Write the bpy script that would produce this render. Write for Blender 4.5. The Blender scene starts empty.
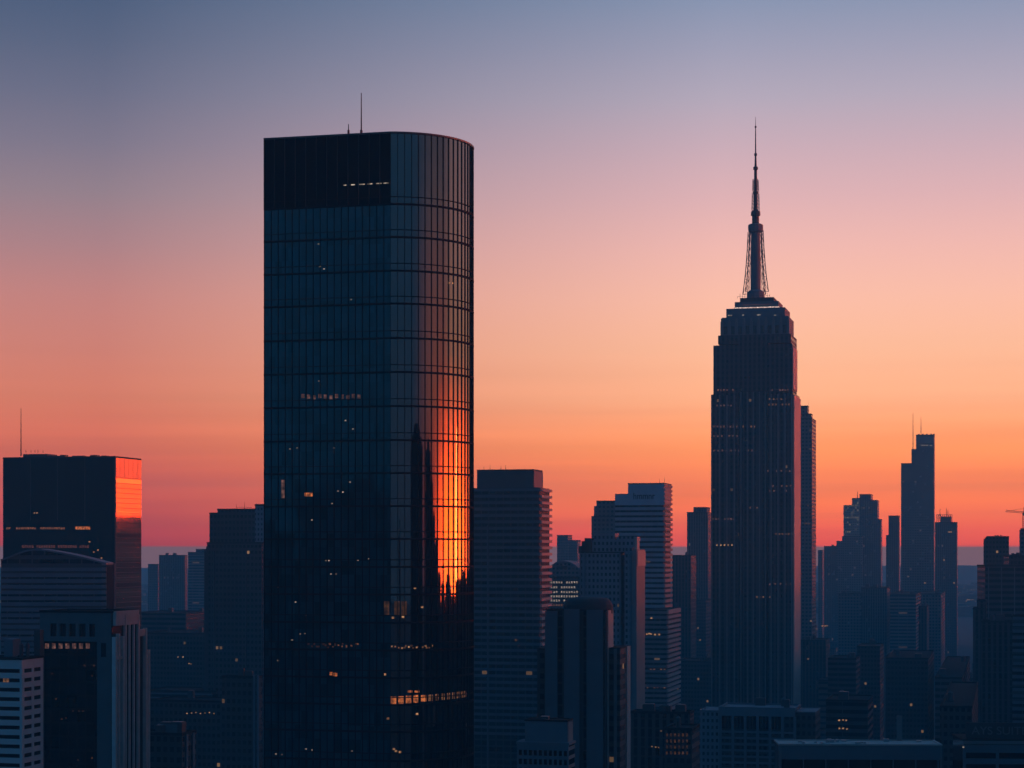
import bpy, math, random
from math import radians as R, sin, cos, pi

# ------------------------------------------------------------------ camera, sky, sun, exposure
scene = bpy.context.scene
C = scene.collection
F, CX, HY, CAMZ = 2000.0, 512.0, 550.0, 158.0      # focal length (px), centre column, eye-level row, eye height (m)
cam = bpy.data.cameras.new('camera'); cam_o = bpy.data.objects.new('camera', cam); C.objects.link(cam_o)
cam.sensor_width = 36; cam.lens = F / 1024 * 36; cam.shift_y = (HY - 384) / 1024
cam.clip_start = 1; cam.clip_end = 60000
cam_o.location = (0, 0, CAMZ); cam_o.rotation_euler = (pi / 2, 0, 0)
scene.camera = cam_o

SUN_AZ, SUN_EL = 74.0, 0.5                         # degrees clockwise from +Y, degrees up
HAZE_D = 1.7e-4
HAZE_HALF, HAZE_FAR, HAZE_TOP = 6000.0, 9500.0, 470.0


def lin(r, g, b):
    f = lambda v: (v / 255 / 12.92) if v / 255 <= 0.04045 else ((v / 255 + 0.055) / 1.055) ** 2.4
    return (f(r), f(g), f(b))


HAZE_EQ = (0.035, 0.085, 0.14)                    # what a long path of the haze itself shows


def through_haze(z, c):
    t = math.exp(-HAZE_D * min(HAZE_FAR, (HAZE_TOP - CAMZ) / max(z, 1e-4)))
    return tuple(max(0.0, (v - (1 - t) * h) / t) for v, h in zip(c, HAZE_EQ))


ZS = [0.0, .010, .025, .050, .075, .100, .125, .150, .175, .200, .225, .250, .275, .45, .9]
SKY_R = [(205, 84, 92), (230, 104, 95), (252, 130, 92), (255, 154, 104), (254, 179, 138), (253, 189, 155), (251, 191, 169), (241, 186, 177),
         (223, 179, 182), (203, 174, 185), (180, 170, 187), (159, 160, 183), (136, 150, 178), (60, 98, 138), (40, 98, 144)]
SKY_L = [(150, 78, 90), (172, 84, 87), (190, 94, 90), (206, 112, 97), (212, 127, 107), (205, 131, 119), (195, 133, 129), (172, 132, 137),
         (148, 130, 141), (126, 121, 140), (107, 112, 136), (90, 103, 130), (75, 95, 125), (50, 92, 130), (40, 98, 144)]
BACK = [(48, 100, 142)] * 6 + [(40, 98, 144)] * 9

world = bpy.data.worlds.new('World'); scene.world = world; world.use_nodes = True
nt = world.node_tree; nt.nodes.clear()


class NT:
    """small helper for building node trees"""
    def __init__(self, tree): self.t = tree
    def n(self, typ, **kw):
        x = self.t.nodes.new(typ)
        for k, v in kw.items(): setattr(x, k, v)
        return x
    def l(self, a, b): self.t.links.new(a, b)
    def m(self, op, a, b=None, c=None, clamp=False):
        x = self.t.nodes.new('ShaderNodeMath'); x.operation = op; x.use_clamp = clamp
        for i, v in enumerate((a, b, c)):
            if v is None: continue
            if isinstance(v, (int, float)): x.inputs[i].default_value = v
            else: self.l(v, x.inputs[i])
        return x.outputs[0]
    def mix(self, f, a, b):
        x = self.t.nodes.new('ShaderNodeMix'); x.data_type = 'RGBA'
        for i, v in ((0, f), (6, a), (7, b)):
            if isinstance(v, (int, float)): x.inputs[i].default_value = v
            elif isinstance(v, tuple): x.inputs[i].default_value = (*v, 1)
            else: self.l(v, x.inputs[i])
        return x.outputs[2]
    def scale(self, col, f):
        x = self.t.nodes.new('ShaderNodeVectorMath'); x.operation = 'SCALE'
        if isinstance(col, tuple): x.inputs[0].default_value = col
        else: self.l(col, x.inputs[0])
        if isinstance(f, (int, float)): x.inputs[3].default_value = f
        else: self.l(f, x.inputs[3])
        return x.outputs[0]
    def add(self, a, b):
        x = self.t.nodes.new('ShaderNodeVectorMath'); x.operation = 'ADD'
        self.l(a, x.inputs[0]); self.l(b, x.inputs[1]); return x.outputs[0]
    def mul(self, a, b):
        x = self.t.nodes.new('ShaderNodeVectorMath'); x.operation = 'MULTIPLY'
        self.l(a, x.inputs[0]); self.l(b, x.inputs[1]); return x.outputs[0]


N = NT(nt)
tc = N.n('ShaderNodeTexCoord'); sep = N.n('ShaderNodeSeparateXYZ'); N.l(tc.outputs['Generated'], sep.inputs[0])
dx, dy, dz = sep.outputs
hor = N.m('SQRT', N.m('ADD', N.m('MULTIPLY', dx, dx), N.m('MULTIPLY', dy, dy)))
slope = N.m('DIVIDE', dz, N.m('MAXIMUM', hor, 0.02))          # tan(elevation)
pos = N.m('POWER', N.m('MULTIPLY', N.m('MAXIMUM', slope, 0.0), 1.0 / 0.9, clamp=True), 0.6)


def ramp(cols, comp=True):
    r = N.n('ShaderNodeValToRGB'); N.l(pos, r.inputs[0]); cr = r.color_ramp
    cr.interpolation = 'LINEAR'
    while len(cr.elements) < len(ZS): cr.elements.new(0.5)
    for i, (z, c) in enumerate(zip(ZS, cols)): cr.elements[i].position = min(1.0, (z / 0.9) ** 0.6)
    for i, (z, c) in enumerate(zip(ZS, cols)):
        v = lin(*c)
        if comp: v = through_haze(z, v)
        cr.elements[i].color = (*v, 1)
    return r.outputs[0]


cosd = N.m('DIVIDE', N.m('ADD', N.m('MULTIPLY', dx, sin(R(SUN_AZ))), N.m('MULTIPLY', dy, cos(R(SUN_AZ)))), N.m('MAXIMUM', hor, 0.02))
daz = N.m('MULTIPLY', N.m('ARCCOSINE', N.m('MAXIMUM', N.m('MINIMUM', cosd, 0.9999), -0.9999)), 180 / pi)
# faint stretched cloud streaks low in the glow
nz = N.n('ShaderNodeTexNoise'); nz.inputs['Scale'].default_value = 1.0; nz.inputs['Detail'].default_value = 4
cmb = N.n('ShaderNodeCombineXYZ'); N.l(N.m('MULTIPLY', daz, 0.055), cmb.inputs[0]); N.l(N.m('MULTIPLY', slope, 95.0), cmb.inputs[1])
N.l(cmb.outputs[0], nz.inputs['Vector'])
streak = N.m('MULTIPLY', N.m('SUBTRACT', nz.outputs[0], 0.5), N.m('MULTIPLY', N.m('SUBTRACT', 0.11, slope, clamp=True), 6.5))
cosw = N.m('DIVIDE', N.m('ADD', N.m('MULTIPLY', dx, sin(R(45))), N.m('MULTIPLY', dy, cos(R(45)))), N.m('MAXIMUM', hor, 0.02))
dw = N.m('MULTIPLY', N.m('ARCCOSINE', N.m('MAXIMUM', N.m('MINIMUM', cosw, 0.9999), -0.9999)), 180 / pi)
t_lr = N.n('ShaderNodeMapRange'); t_lr.interpolation_type = 'LINEAR'
N.l(dw, t_lr.inputs[0]); t_lr.inputs[1].default_value = 56.5; t_lr.inputs[2].default_value = 39; t_lr.inputs[3].default_value = 0; t_lr.inputs[4].default_value = 1
t_bk = N.n('ShaderNodeMapRange'); t_bk.interpolation_type = 'SMOOTHSTEP'
N.l(dw, t_bk.inputs[0]); t_bk.inputs[1].default_value = 68; t_bk.inputs[2].default_value = 108
front = N.mix(t_lr.outputs[0], ramp(SKY_L), ramp(SKY_R))
sky = N.mix(t_bk.outputs[0], front, ramp(BACK, False))
sky = N.scale(sky, N.m('ADD', 1.0, streak))
bank = N.m('MULTIPLY', N.m('SUBTRACT', 1.0, t_bk.outputs[0]), N.m('DIVIDE', N.m('SUBTRACT', .0024, slope), .0012, clamp=True))
sky = N.mix(bank, sky, through_haze(.001, lin(112, 99, 112)))     # the bank of distant haze lying on the horizon
# the after-glow over the set sun
lobe = N.m('MULTIPLY', N.m('EXPONENT', N.m('MULTIPLY', N.m('POWER', N.m('DIVIDE', daz, 34.0), 3.5), -1.0)),
           N.m('EXPONENT', N.m('MULTIPLY', N.m('POWER', N.m('DIVIDE', N.m('MAXIMUM', slope, 0.0), .043), 2.0), -1.0)))
glow = N.scale((84.0, 6.2, 0.2), lobe)
sky = N.add(sky, glow)
nish = N.n('ShaderNodeTexSky', sky_type='NISHITA'); nish.sun_disc = False
nish.sun_elevation = R(SUN_EL); nish.sun_rotation = R(SUN_AZ); nish.altitude = 160
bg1 = N.n('ShaderNodeBackground'); N.l(sky, bg1.inputs[0]); bg1.inputs[1].default_value = 1.0
bg2 = N.n('ShaderNodeBackground'); N.l(nish.outputs[0], bg2.inputs[0]); bg2.inputs[1].default_value = 0.002
ash = N.n('ShaderNodeAddShader'); N.l(bg1.outputs[0], ash.inputs[0]); N.l(bg2.outputs[0], ash.inputs[1])
wo = N.n('ShaderNodeOutputWorld'); N.l(ash.outputs[0], wo.inputs['Surface'])

sd = bpy.data.lights.new('sun', 'SUN'); sd.energy = 0.42; sd.angle = R(6); sd.color = (1.0, 0.18, 0.05)
so = bpy.data.objects.new('sun', sd); C.objects.link(so); so.location = (3000, 1200, 400)
so.rotation_euler = (R(90 - SUN_EL), 0, R(180 - SUN_AZ))

vs = scene.view_settings
vs.view_transform = 'Standard'; vs.look = 'None'; vs.exposure = 0; vs.gamma = 1; vs.use_curve_mapping = False
cy = scene.cycles
cy.use_denoising = True
try: cy.denoiser = 'OPENIMAGEDENOISE'
except Exception: pass
cy.max_bounces = 4; cy.diffuse_bounces = 2; cy.glossy_bounces = 3; cy.transmission_bounces = 2; cy.volume_bounces = 0
cy.caustics_reflective = False; cy.caustics_refractive = False
cy.use_adaptive_sampling = False
cy.sample_clamp_indirect = 4.0


# ------------------------------------------------------------------ materials
def base_mat(name):
    m = bpy.data.materials.new(name); m.use_nodes = True
    t = m.node_tree; t.nodes.clear()
    n = NT(t); p = n.n('ShaderNodeBsdfPrincipled'); o = n.n('ShaderNodeOutputMaterial'); n.l(p.outputs[0], o.inputs[0])
    return m, n, p


def plain(name, col, rough=0.8, ior=1.45, var=0.25, scale=0.15, metal=0.0):
    m, n, p = base_mat(name)
    t = n.n('ShaderNodeTexCoord'); z = n.n('ShaderNodeTexNoise'); z.inputs['Scale'].default_value = scale; z.inputs['Detail'].default_value = 5
    n.l(t.outputs['Object'], z.inputs['Vector'])
    f = n.m('ADD', 1.0 - var, n.m('MULTIPLY', z.outputs[0], 2 * var))
    n.l(n.scale(col, f), p.inputs['Base Color'])
    p.inputs['Roughness'].default_value = rough; p.inputs['IOR'].default_value = ior; p.inputs['Metallic'].default_value = metal
    return m


def facade(name, wall, glass=(.012, .016, .022), fh=3.6, bw=3.0, wf=.55, hf=.55, lit=.01, litcol=(1.0, .55, .25), e=.35,
           spandrel=None, seed=1.0, rough=.8, grough=.22, gior=1.4):
    """procedural wall of windows, worked out in the building's own metres"""
    m, n, p = base_mat(name)
    t = n.n('ShaderNodeTexCoord'); s = n.n('ShaderNodeSeparateXYZ'); n.l(t.outputs['Object'], s.inputs[0])
    q = n.n('ShaderNodeSeparateXYZ'); n.l(t.outputs['Normal'], q.inputs[0])
    side = n.m('GREATER_THAN', n.m('ABSOLUTE', q.outputs[0]), .6)
    flat = n.m('LESS_THAN', n.m('ABSOLUTE', q.outputs[2]), .6)
    u = n.m('ADD', n.m('MULTIPLY', s.outputs[1], side), n.m('MULTIPLY', s.outputs[0], n.m('SUBTRACT', 1.0, side)))
    u = n.m('ADD', u, 500 * bw); ub = n.m('DIVIDE', u, bw); zb = n.m('DIVIDE', s.outputs[2], fh)
    cu, cz = n.m('FLOOR', ub), n.m('FLOOR', zb)
    fu = n.m('ABSOLUTE', n.m('SUBTRACT', n.m('FRACT', ub), .5)); fz = n.m('ABSOLUTE', n.m('SUBTRACT', n.m('FRACT', zb), .5))
    inu = n.m('LESS_THAN', fu, wf / 2); inz = n.m('LESS_THAN', fz, hf / 2)
    win = n.m('MULTIPLY', n.m('MULTIPLY', inu, inz), flat)
    cell = n.n('ShaderNodeCombineXYZ'); n.l(cu, cell.inputs[0]); n.l(cz, cell.inputs[1]); n.l(n.m('ADD', side, seed), cell.inputs[2])
    wn = n.n('ShaderNodeTexWhiteNoise', noise_dimensions='3D'); n.l(cell.outputs[0], wn.inputs[0])
    row = n.n('ShaderNodeCombineXYZ'); row.inputs[0].default_value = 7.3; n.l(cz, row.inputs[1]); n.l(n.m('ADD', side, seed + 3), row.inputs[2])
    wr = n.n('ShaderNodeTexWhiteNoise', noise_dimensions='3D'); n.l(row.outputs[0], wr.inputs[0])
    prob = n.m('MULTIPLY', n.m('ADD', .5, n.m('MULTIPLY', n.m('GREATER_THAN', wr.outputs[0], .9), 9.0)), lit)
    on = n.m('MULTIPLY', n.m('LESS_THAN', wn.outputs[0], prob), win)
    big = n.n('ShaderNodeTexNoise'); big.inputs['Scale'].default_value = .06; big.inputs['Detail'].default_value = 6
    mp = n.n('ShaderNodeMapping'); mp.inputs['Scale'].default_value = (1, 1, .35); n.l(t.outputs['Object'], mp.inputs[0]); n.l(mp.outputs[0], big.inputs['Vector'])
    wall_c = n.scale(wall, n.m('ADD', .72, n.m('MULTIPLY', big.outputs[0], .56)))
    if spandrel is not None:
        wall_c = n.mix(n.m('MULTIPLY', inu, flat), wall_c, spandrel)
    gl = n.scale(glass, n.m('ADD', .5, wn.outputs[0]))
    n.l(n.mix(win, wall_c, gl), p.inputs['Base Color'])
    n.l(n.m('ADD', rough, n.m('MULTIPLY', win, grough - rough)), p.inputs['Roughness'])
    n.l(n.m('ADD', 1.45, n.m('MULTIPLY', win, gior - 1.45)), p.inputs['IOR'])
    p.inputs['Emission Color'].default_value = (*litcol, 1)
    n.l(n.m('MULTIPLY', on, n.m('MULTIPLY', n.m('ADD', .25, wn.outputs['Color']), e)), p.inputs['Emission Strength'])
    m.cycles.emission_sampling = 'NONE'
    return m


def glow_mat(name, col, s):
    m, n, p = base_mat(name)
    t = n.n('ShaderNodeTexCoord'); z = n.n('ShaderNodeTexNoise'); z.inputs['Scale'].default_value = 1.1; z.inputs['Detail'].default_value = 3
    n.l(t.outputs['Object'], z.inputs['Vector'])
    p.inputs['Base Color'].default_value = (.02, .02, .02, 1)
    p.inputs['Emission Color'].default_value = (*col, 1)
    n.l(n.m('MULTIPLY', n.m('POWER', n.m('MULTIPLY', z.outputs[0], 1.7), 3.0), s), p.inputs['Emission Strength'])
    m.cycles.emission_sampling = 'NONE'
    return m


def curtain_glass(name, tint, base=(.003, .006, .009), ior=2.0, rough=.03, pane=None, wav=.004, metal=0.0, arc_r=None, tilt=.0035):
    """coated curtain-wall glass; with pane=(width, height) every pane has its own tint and a slightly different tilt"""
    m, n, p = base_mat(name)
    p.inputs['Roughness'].default_value = rough; p.inputs['IOR'].default_value = ior; p.inputs['Metallic'].default_value = metal
    p.inputs['Specular Tint'].default_value = (*tint, 1)
    t = n.n('ShaderNodeTexCoord'); mp = n.n('ShaderNodeMapping'); mp.inputs['Scale'].default_value = (.5, .5, .09)
    n.l(t.outputs['Object'], mp.inputs[0])
    z = n.n('ShaderNodeTexNoise'); z.inputs['Scale'].default_value = 1.0; z.inputs['Detail'].default_value = 2; n.l(mp.outputs[0], z.inputs['Vector'])
    geo = n.n('ShaderNodeNewGeometry')
    off = n.n('ShaderNodeVectorMath', operation='SUBTRACT'); n.l(z.outputs['Color'], off.inputs[0]); off.inputs[1].default_value = (.5, .5, .5)
    w = n.scale(off.outputs[0], wav * 4)
    if pane:
        s = n.n('ShaderNodeSeparateXYZ'); n.l(t.outputs['Object'], s.inputs[0])
        if arc_r: u = n.m('DIVIDE', n.m('ARCTAN2', s.outputs[0], n.m('SUBTRACT', arc_r, s.outputs[1])), pi / 36)
        else: u = n.m('DIVIDE', n.m('ADD', s.outputs[0], 300.0), pane[0])
        cell = n.n('ShaderNodeCombineXYZ'); n.l(n.m('FLOOR', u), cell.inputs[0]); n.l(n.m('FLOOR', n.m('DIVIDE', s.outputs[2], pane[1])), cell.inputs[1])
        wn = n.n('ShaderNodeTexWhiteNoise', noise_dimensions='3D'); n.l(cell.outputs[0], wn.inputs[0])
        o2 = n.n('ShaderNodeVectorMath', operation='SUBTRACT'); n.l(wn.outputs['Color'], o2.inputs[0]); o2.inputs[1].default_value = (.5, .5, .5)
        w = n.add(w, n.scale(o2.outputs[0], tilt * 2))
        n.l(n.scale(base, n.m('ADD', .6, n.m('MULTIPLY', wn.outputs[0], .8))), p.inputs['Base Color'])
    else:
        p.inputs['Base Color'].default_value = (*base, 1)
    nn = n.n('ShaderNodeVectorMath', operation='NORMALIZE'); n.l(n.add(geo.outputs['Normal'], w), nn.inputs[0])
    n.l(nn.outputs[0], p.inputs['Normal'])
    return m


M = {
    'tower_glass': curtain_glass('tower_glass', (.12, .95, 1.0), base=(.007, .045, .066), ior=1.7, pane=(1.7, 3.45)),
    'tower_glass_curved': curtain_glass('tower_glass_curved', (1.0, .85, .75), base=(.006, .02, .03), ior=2.4, wav=.001, pane=(1.7, 3.45), arc_r=20.35, tilt=.002),
    'crown_glass': curtain_glass('crown_glass', (.1, .5, .9), ior=1.2, rough=.15),
    'dark_metal': plain('dark_metal', (.015, .02, .028), .5),
    'mullion_metal': plain('mullion_metal', (.012, .016, .022), .95, 1.12),
    'mid_metal': plain('mid_metal', (.05, .06, .07), .45),
    'pale_metal': plain('pale_metal', (.28, .3, .32), .45),
    'copper_panel': plain('copper_panel', (.5, .23, .15), .3, metal=.85),
    'block_glass': curtain_glass('block_glass', (.2, .8, 1.0), ior=1.3, rough=.06, wav=.002),
    'mirror_glass': curtain_glass('mirror_glass', (1, .9, .85), base=(.8, .4, .24), ior=1.6, rough=.05, wav=.002, metal=.9, pane=(2.0, 3.9), tilt=.004),  # orange base put in to deepen the mirrored sunset
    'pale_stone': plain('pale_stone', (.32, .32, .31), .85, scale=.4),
    'sunlit_flank_stone': plain('sunlit_flank_stone', (.42, .38, .35), .8),  # limestone paled so the sunlit flank reads brighter than the front
    'pier_stone': plain('pier_stone', (.52, .53, .52), .85, scale=.4),
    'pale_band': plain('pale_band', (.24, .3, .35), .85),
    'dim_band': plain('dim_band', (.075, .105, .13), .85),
    'mid_stone': plain('mid_stone', (.17, .18, .19), .85),
    'dark_stone': plain('dark_stone', (.06, .067, .075), .85),
    'sign_wall': plain('sign_wall', (.3, .38, .45), .85),
    'blue_stone': plain('blue_stone', (.11, .15, .18), .85),
    'white_paint': plain('white_paint', (.48, .5, .5), .7, var=.12),
    'black_glass': plain('black_glass', (.008, .01, .014), .12, 1.5),
    'roof_felt': plain('roof_felt', (.03, .032, .036), .95, 1.1),
    'asphalt': plain('asphalt', (.05, .05, .052), .9, scale=.02),
    'hill': plain('hill', (.15, .11, .11), .95, scale=.004),
    'warm_light': glow_mat('warm_light', (1.0, .5, .22), .45),
    'orange_light': glow_mat('orange_light', (1.0, .26, .07), .6),
    'white_light': glow_mat('white_light', (1.0, .8, .6), .36),
    'office_light': glow_mat('office_light', (1.0, .78, .6), .4),
    'pink_light': glow_mat('pink_light', (1.0, .45, .35), .13),
    'crown_light': glow_mat('crown_light', (1.0, .68, .55), 1.2),
    'empire': facade('limestone_piers', (.065, .078, .09), bw=3.0, wf=.52, hf=.5, fh=3.7, spandrel=(.025, .03, .035), lit=0.0025, e=0.110, seed=11),
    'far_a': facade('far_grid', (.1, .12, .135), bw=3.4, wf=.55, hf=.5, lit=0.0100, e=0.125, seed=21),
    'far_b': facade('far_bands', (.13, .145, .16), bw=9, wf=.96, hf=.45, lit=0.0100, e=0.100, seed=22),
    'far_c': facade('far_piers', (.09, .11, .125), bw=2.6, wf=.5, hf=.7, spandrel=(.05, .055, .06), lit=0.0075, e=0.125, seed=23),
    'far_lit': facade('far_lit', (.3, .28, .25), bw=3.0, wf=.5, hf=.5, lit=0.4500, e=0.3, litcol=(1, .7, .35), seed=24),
    'dark_a': facade('dark_grid', (.05, .058, .066), glass=(.022, .026, .03), bw=2.3, fh=3.3, wf=.6, hf=.5, lit=0.006, e=0.26, seed=31),
    'dark_b': facade('dark_bands', (.06, .068, .075), bw=12, wf=.97, hf=.5, lit=0.0020, e=0.100, seed=32),
    'dark_c': facade('dark_piers', (.05, .057, .064), bw=2.8, wf=.5, hf=.8, spandrel=(.03, .035, .04), lit=0.0040, e=0.150, seed=33),
    'mid_grid': facade('mid_grid', (.16, .2, .24), glass=(.035, .042, .05), bw=1.9, fh=2.8, wf=.5, hf=.5, lit=0.0050, e=0.125, seed=41),
    'office_lit': facade('office_lit', (.15, .16, .17), bw=4.0, wf=.62, hf=.5, lit=0.9500, e=0.275, litcol=(1, .82, .62), fh=4.6, seed=42),
    'low_a': facade('low_grid', (.07, .078, .085), bw=4, wf=.5, hf=.45, lit=0.05, e=0.81, seed=51),
    'low_b': facade('low_bands', (.1, .1, .1), bw=9, wf=.9, hf=.4, lit=0.0150, e=0.72, seed=52),
    'low_c': facade('low_brick', (.08, .07, .065), bw=3.4, wf=.42, hf=.5, lit=0.0250, e=0.90, seed=53),
}


# ------------------------------------------------------------------ geometry helpers
class MB:
    def __init__(self): self.v = []; self.f = []; self.smooth = False
    def box(self, x0, x1, y0, y1, z0, z1):
        b = len(self.v)
        self.v += [(x0, y0, z0), (x1, y0, z0), (x1, y1, z0), (x0, y1, z0), (x0, y0, z1), (x1, y0, z1), (x1, y1, z1), (x0, y1, z1)]
        self.f += [tuple(b + i for i in q) for q in ((0, 3, 2, 1), (4, 5, 6, 7), (0, 1, 5, 4), (1, 2, 6, 5), (2, 3, 7, 6), (3, 0, 4, 7))]
        return self
    def prism(self, pts, z0, z1):                 # plan outline counter-clockwise from above
        b = len(self.v); n = len(pts)
        self.v += [(x, y, z0) for x, y in pts] + [(x, y, z1) for x, y in pts]
        self.f += [(b + i, b + (i + 1) % n, b + n + (i + 1) % n, b + n + i) for i in range(n)]
        self.f += [tuple(b + n + i for i in range(n)), tuple(b + n - 1 - i for i in range(n))]
        return self
    def extrude_front(self, pts, y0, y1):         # outline in x,z (counter-clockwise seen from the front), pushed back
        b = len(self.v); n = len(pts)
        self.v += [(x, y0, z) for x, z in pts] + [(x, y1, z) for x, z in pts]
        self.f += [tuple(b + i for i in range(n)), tuple(b + 2 * n - 1 - i for i in range(n))]
        self.f += [(b + (i + 1) % n, b + i, b + n + i, b + n + (i + 1) % n) for i in range(n)]
        return self
    def tube(self, p, q, r0, r1=None, n=8):
        r1 = r0 if r1 is None else r1
        from mathutils import Vector
        p, q = Vector(p), Vector(q); d = (q - p).normalized()
        a = d.orthogonal().normalized(); c = d.cross(a); b = len(self.v)
        for o, r in ((p, r0), (q, r1)):
            for i in range(n):
                w = o + r * (a * cos(2 * pi * i / n) + c * sin(2 * pi * i / n)); self.v.append(tuple(w))
        self.f += [(b + i, b + (i + 1) % n, b + n + (i + 1) % n, b + n + i) for i in range(n)]
        self.f += [tuple(b + n - 1 - i for i in range(n)), tuple(b + n + i for i in range(n))]
        return self
    def lathe(self, cx, cy_, prof, n=16, sx=1.0, sy=1.0):
        b = len(self.v); k = len(prof)
        for r, z in prof:
            self.v += [(cx + sx * r * cos(2 * pi * i / n), cy_ + sy * r * sin(2 * pi * i / n), z) for i in range(n)]
        for j in range(k - 1):
            self.f += [(b + j * n + i, b + j * n + (i + 1) % n, b + (j + 1) * n + (i + 1) % n, b + (j + 1) * n + i) for i in range(n)]
        self.f += [tuple(b + n - 1 - i for i in range(n)), tuple(b + (k - 1) * n + i for i in range(n))]
        return self
    def build(self, name, mat, parent=None):
        me = bpy.data.meshes.new(name); me.from_pydata(self.v, [], self.f); me.validate(); me.update()
        me.materials.append(M[mat] if isinstance(mat, str) else mat)
        if self.smooth:
            for p in me.polygons: p.use_smooth = True
        o = bpy.data.objects.new(name, me); C.objects.link(o)
        if parent is not None: o.parent = parent
        return o


def tag(o, label=None, cat=None, group=None, kind=None):
    if label: o['label'] = label
    if cat: o['category'] = cat
    if group: o['group'] = group
    if kind: o['kind'] = kind
    return o


def copy_tree(o, parent=None):
    c = o.copy(); C.objects.link(c)
    if parent is not None: c.parent = parent
    for ch in list(o.children): copy_tree(ch, c)
    return c


class Bld:
    """a building on the city grid: local x runs along its front, local y into its depth, z up from the street"""
    def __init__(self, name, label, px, Y, group=None, rot=-14.0, cat='building'):
        self.X0, self.Y0 = (px - CX) / F * Y, Y
        self.c, self.s = cos(R(rot)), sin(R(rot))
        self.root = bpy.data.objects.new(name, None); C.objects.link(self.root)
        self.root.location = (self.X0, self.Y0, 0); self.root.rotation_euler = (0, 0, R(rot)); self.root.empty_display_size = 5
        tag(self.root, label, cat, group); self.top = None
        self.rnd = random.Random(int(px * 13 + Y))
    def x(self, px, y=0.0):                       # place along the front (at depth y)
        k = (px - CX) / F; ax, ay = self.X0 - self.s * y, self.Y0 + self.c * y
        return (k * ay - ax) / (self.c - k * self.s)
    def d(self, px, x):                           # depth along a side wall at local x
        k = (px - CX) / F; ax, ay = self.X0 + self.c * x, self.Y0 + self.s * x
        return (k * ay - ax) / (-self.s - k * self.c)
    def dist(self, x=0.0, y=0.0): return self.Y0 + self.s * x + self.c * y
    def z(self, py, x=0.0, y=0.0): return CAMZ + (HY - py) / F * self.dist(x, y)
    def m(self, px): return px / F * self.Y0      # pixels to metres at the front
    def box(self, name, x0, x1, y0, y1, z0, z1, mat, parent=None):
        return MB().box(x0, x1, y0, y1, z0, z1).build(name, mat, parent or self.root)
    def roof(self, x0, x1, y0, y1, z, mat='roof_felt', h=.9, t=.45, name='roof'):
        mb = MB(); o = .15
        mb.box(x0 - o, x1 + o, y0 - o, y0 + t, z + .003, z + h); mb.box(x0 - o, x1 + o, y1 - t, y1 + o, z + .003, z + h)
        mb.box(x0 - o, x0 + t, y0 + t, y1 - t, z + .003, z + h); mb.box(x1 - t, x1 + o, y0 + t, y1 - t, z + .003, z + h)
        mb.box(x0 + t, x1 - t, y0 + t, y1 - t, z + .003, z + .25)
        self.top = mb.build(name, mat, self.root); return self.top
    def tier(self, px0, px1, py, depth, mat, z0=0.0, y0=0.0, name='wall', roof=True, pxs=None):
        x0, x1 = self.x(px0, y0), self.x(px1, y0)
        if pxs is not None: depth = self.d(pxs, x1) - y0
        z1 = self.z(py, x1, y0)
        self.box(name, x0, x1, y0, y0 + depth, z0, z1 - (.9 if roof else 0), mat)
        if roof: self.roof(x0, x1, y0, y0 + depth, z1 - .9)
        return x0, x1, y0, y0 + depth, z1
    def mast(self, px, py0, py1, r=.25, y=6.0, name='antenna', mat='dark_metal', r1=None):
        x = self.x(px, y)
        return MB().tube((x, y, self.z(py0, x, y)), (x, y, self.z(py1, x, y)), r, r1 if r1 is not None else r * .35, 6).build(name, mat, self.top or self.root)
    def clutter(self, t, n=3, big=False):
        x0, x1, y0, y1, z = t; rd = self.rnd
        for i in range(n):
            w, dd, h = rd.uniform(2, 5), rd.uniform(2, 4), rd.uniform(1.4, 3.2) * (1.5 if big else 1)
            w = min(w, (x1 - x0) * .3); dd = min(dd, (y1 - y0) * .3)
            x = rd.uniform(x0 + 1, x1 - 1 - w); y = rd.uniform(y0 + 1, y1 - 1 - dd)
            if rd.random() < .6:
                mb = MB().box(x, x + w, y, y + dd, z - .6, z + h); mb.box(x + .2, x + w - .2, y + .2, y + dd - .2, z + h, z + h + .25)
                mb.build('roof_unit', 'mid_metal', self.top or self.root)
            else:
                MB().lathe(x + w / 2, y + dd / 2, [(w * .33, z - .6), (w * .33, z + h), (.1, z + h + .8)], 10).build('water_tank', 'dark_stone', self.top or self.root)
    def lit(self, pts, mat, w=1.6, h=1.2, y=0.0, side_x=None):
        """small lit panes; pts are (px, py) on the front, or on the side wall at side_x"""
        for px, py in pts:
            if side_x is None:
                x = self.x(px, y); z = self.z(py, x, y)
                self.box('lit_window', x - w / 2, x + w / 2, y - .06, y + .2, z - h / 2, z + h / 2, mat)
            else:
                yy = self.d(px, side_x); z = self.z(py, side_x, yy)
                self.box('lit_window', side_x - .2, side_x + .06, yy - w / 2, yy + w / 2, z - h / 2, z + h / 2, mat)


def structure(o, name=None):
    o['kind'] = 'structure'; return o


# ------------------------------------------------------------------ ground, hills, haze
g = MB(); g.v = [(-5900, -4900, 0), (5900, -4900, 0), (5900, 9400, 0), (-5900, 9400, 0)]; g.f = [(0, 1, 2, 3)]
structure(g.build('ground', 'asphalt'))
# streets: a slightly paler carriageway every few blocks on the grid
rd = random.Random(5)


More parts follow.
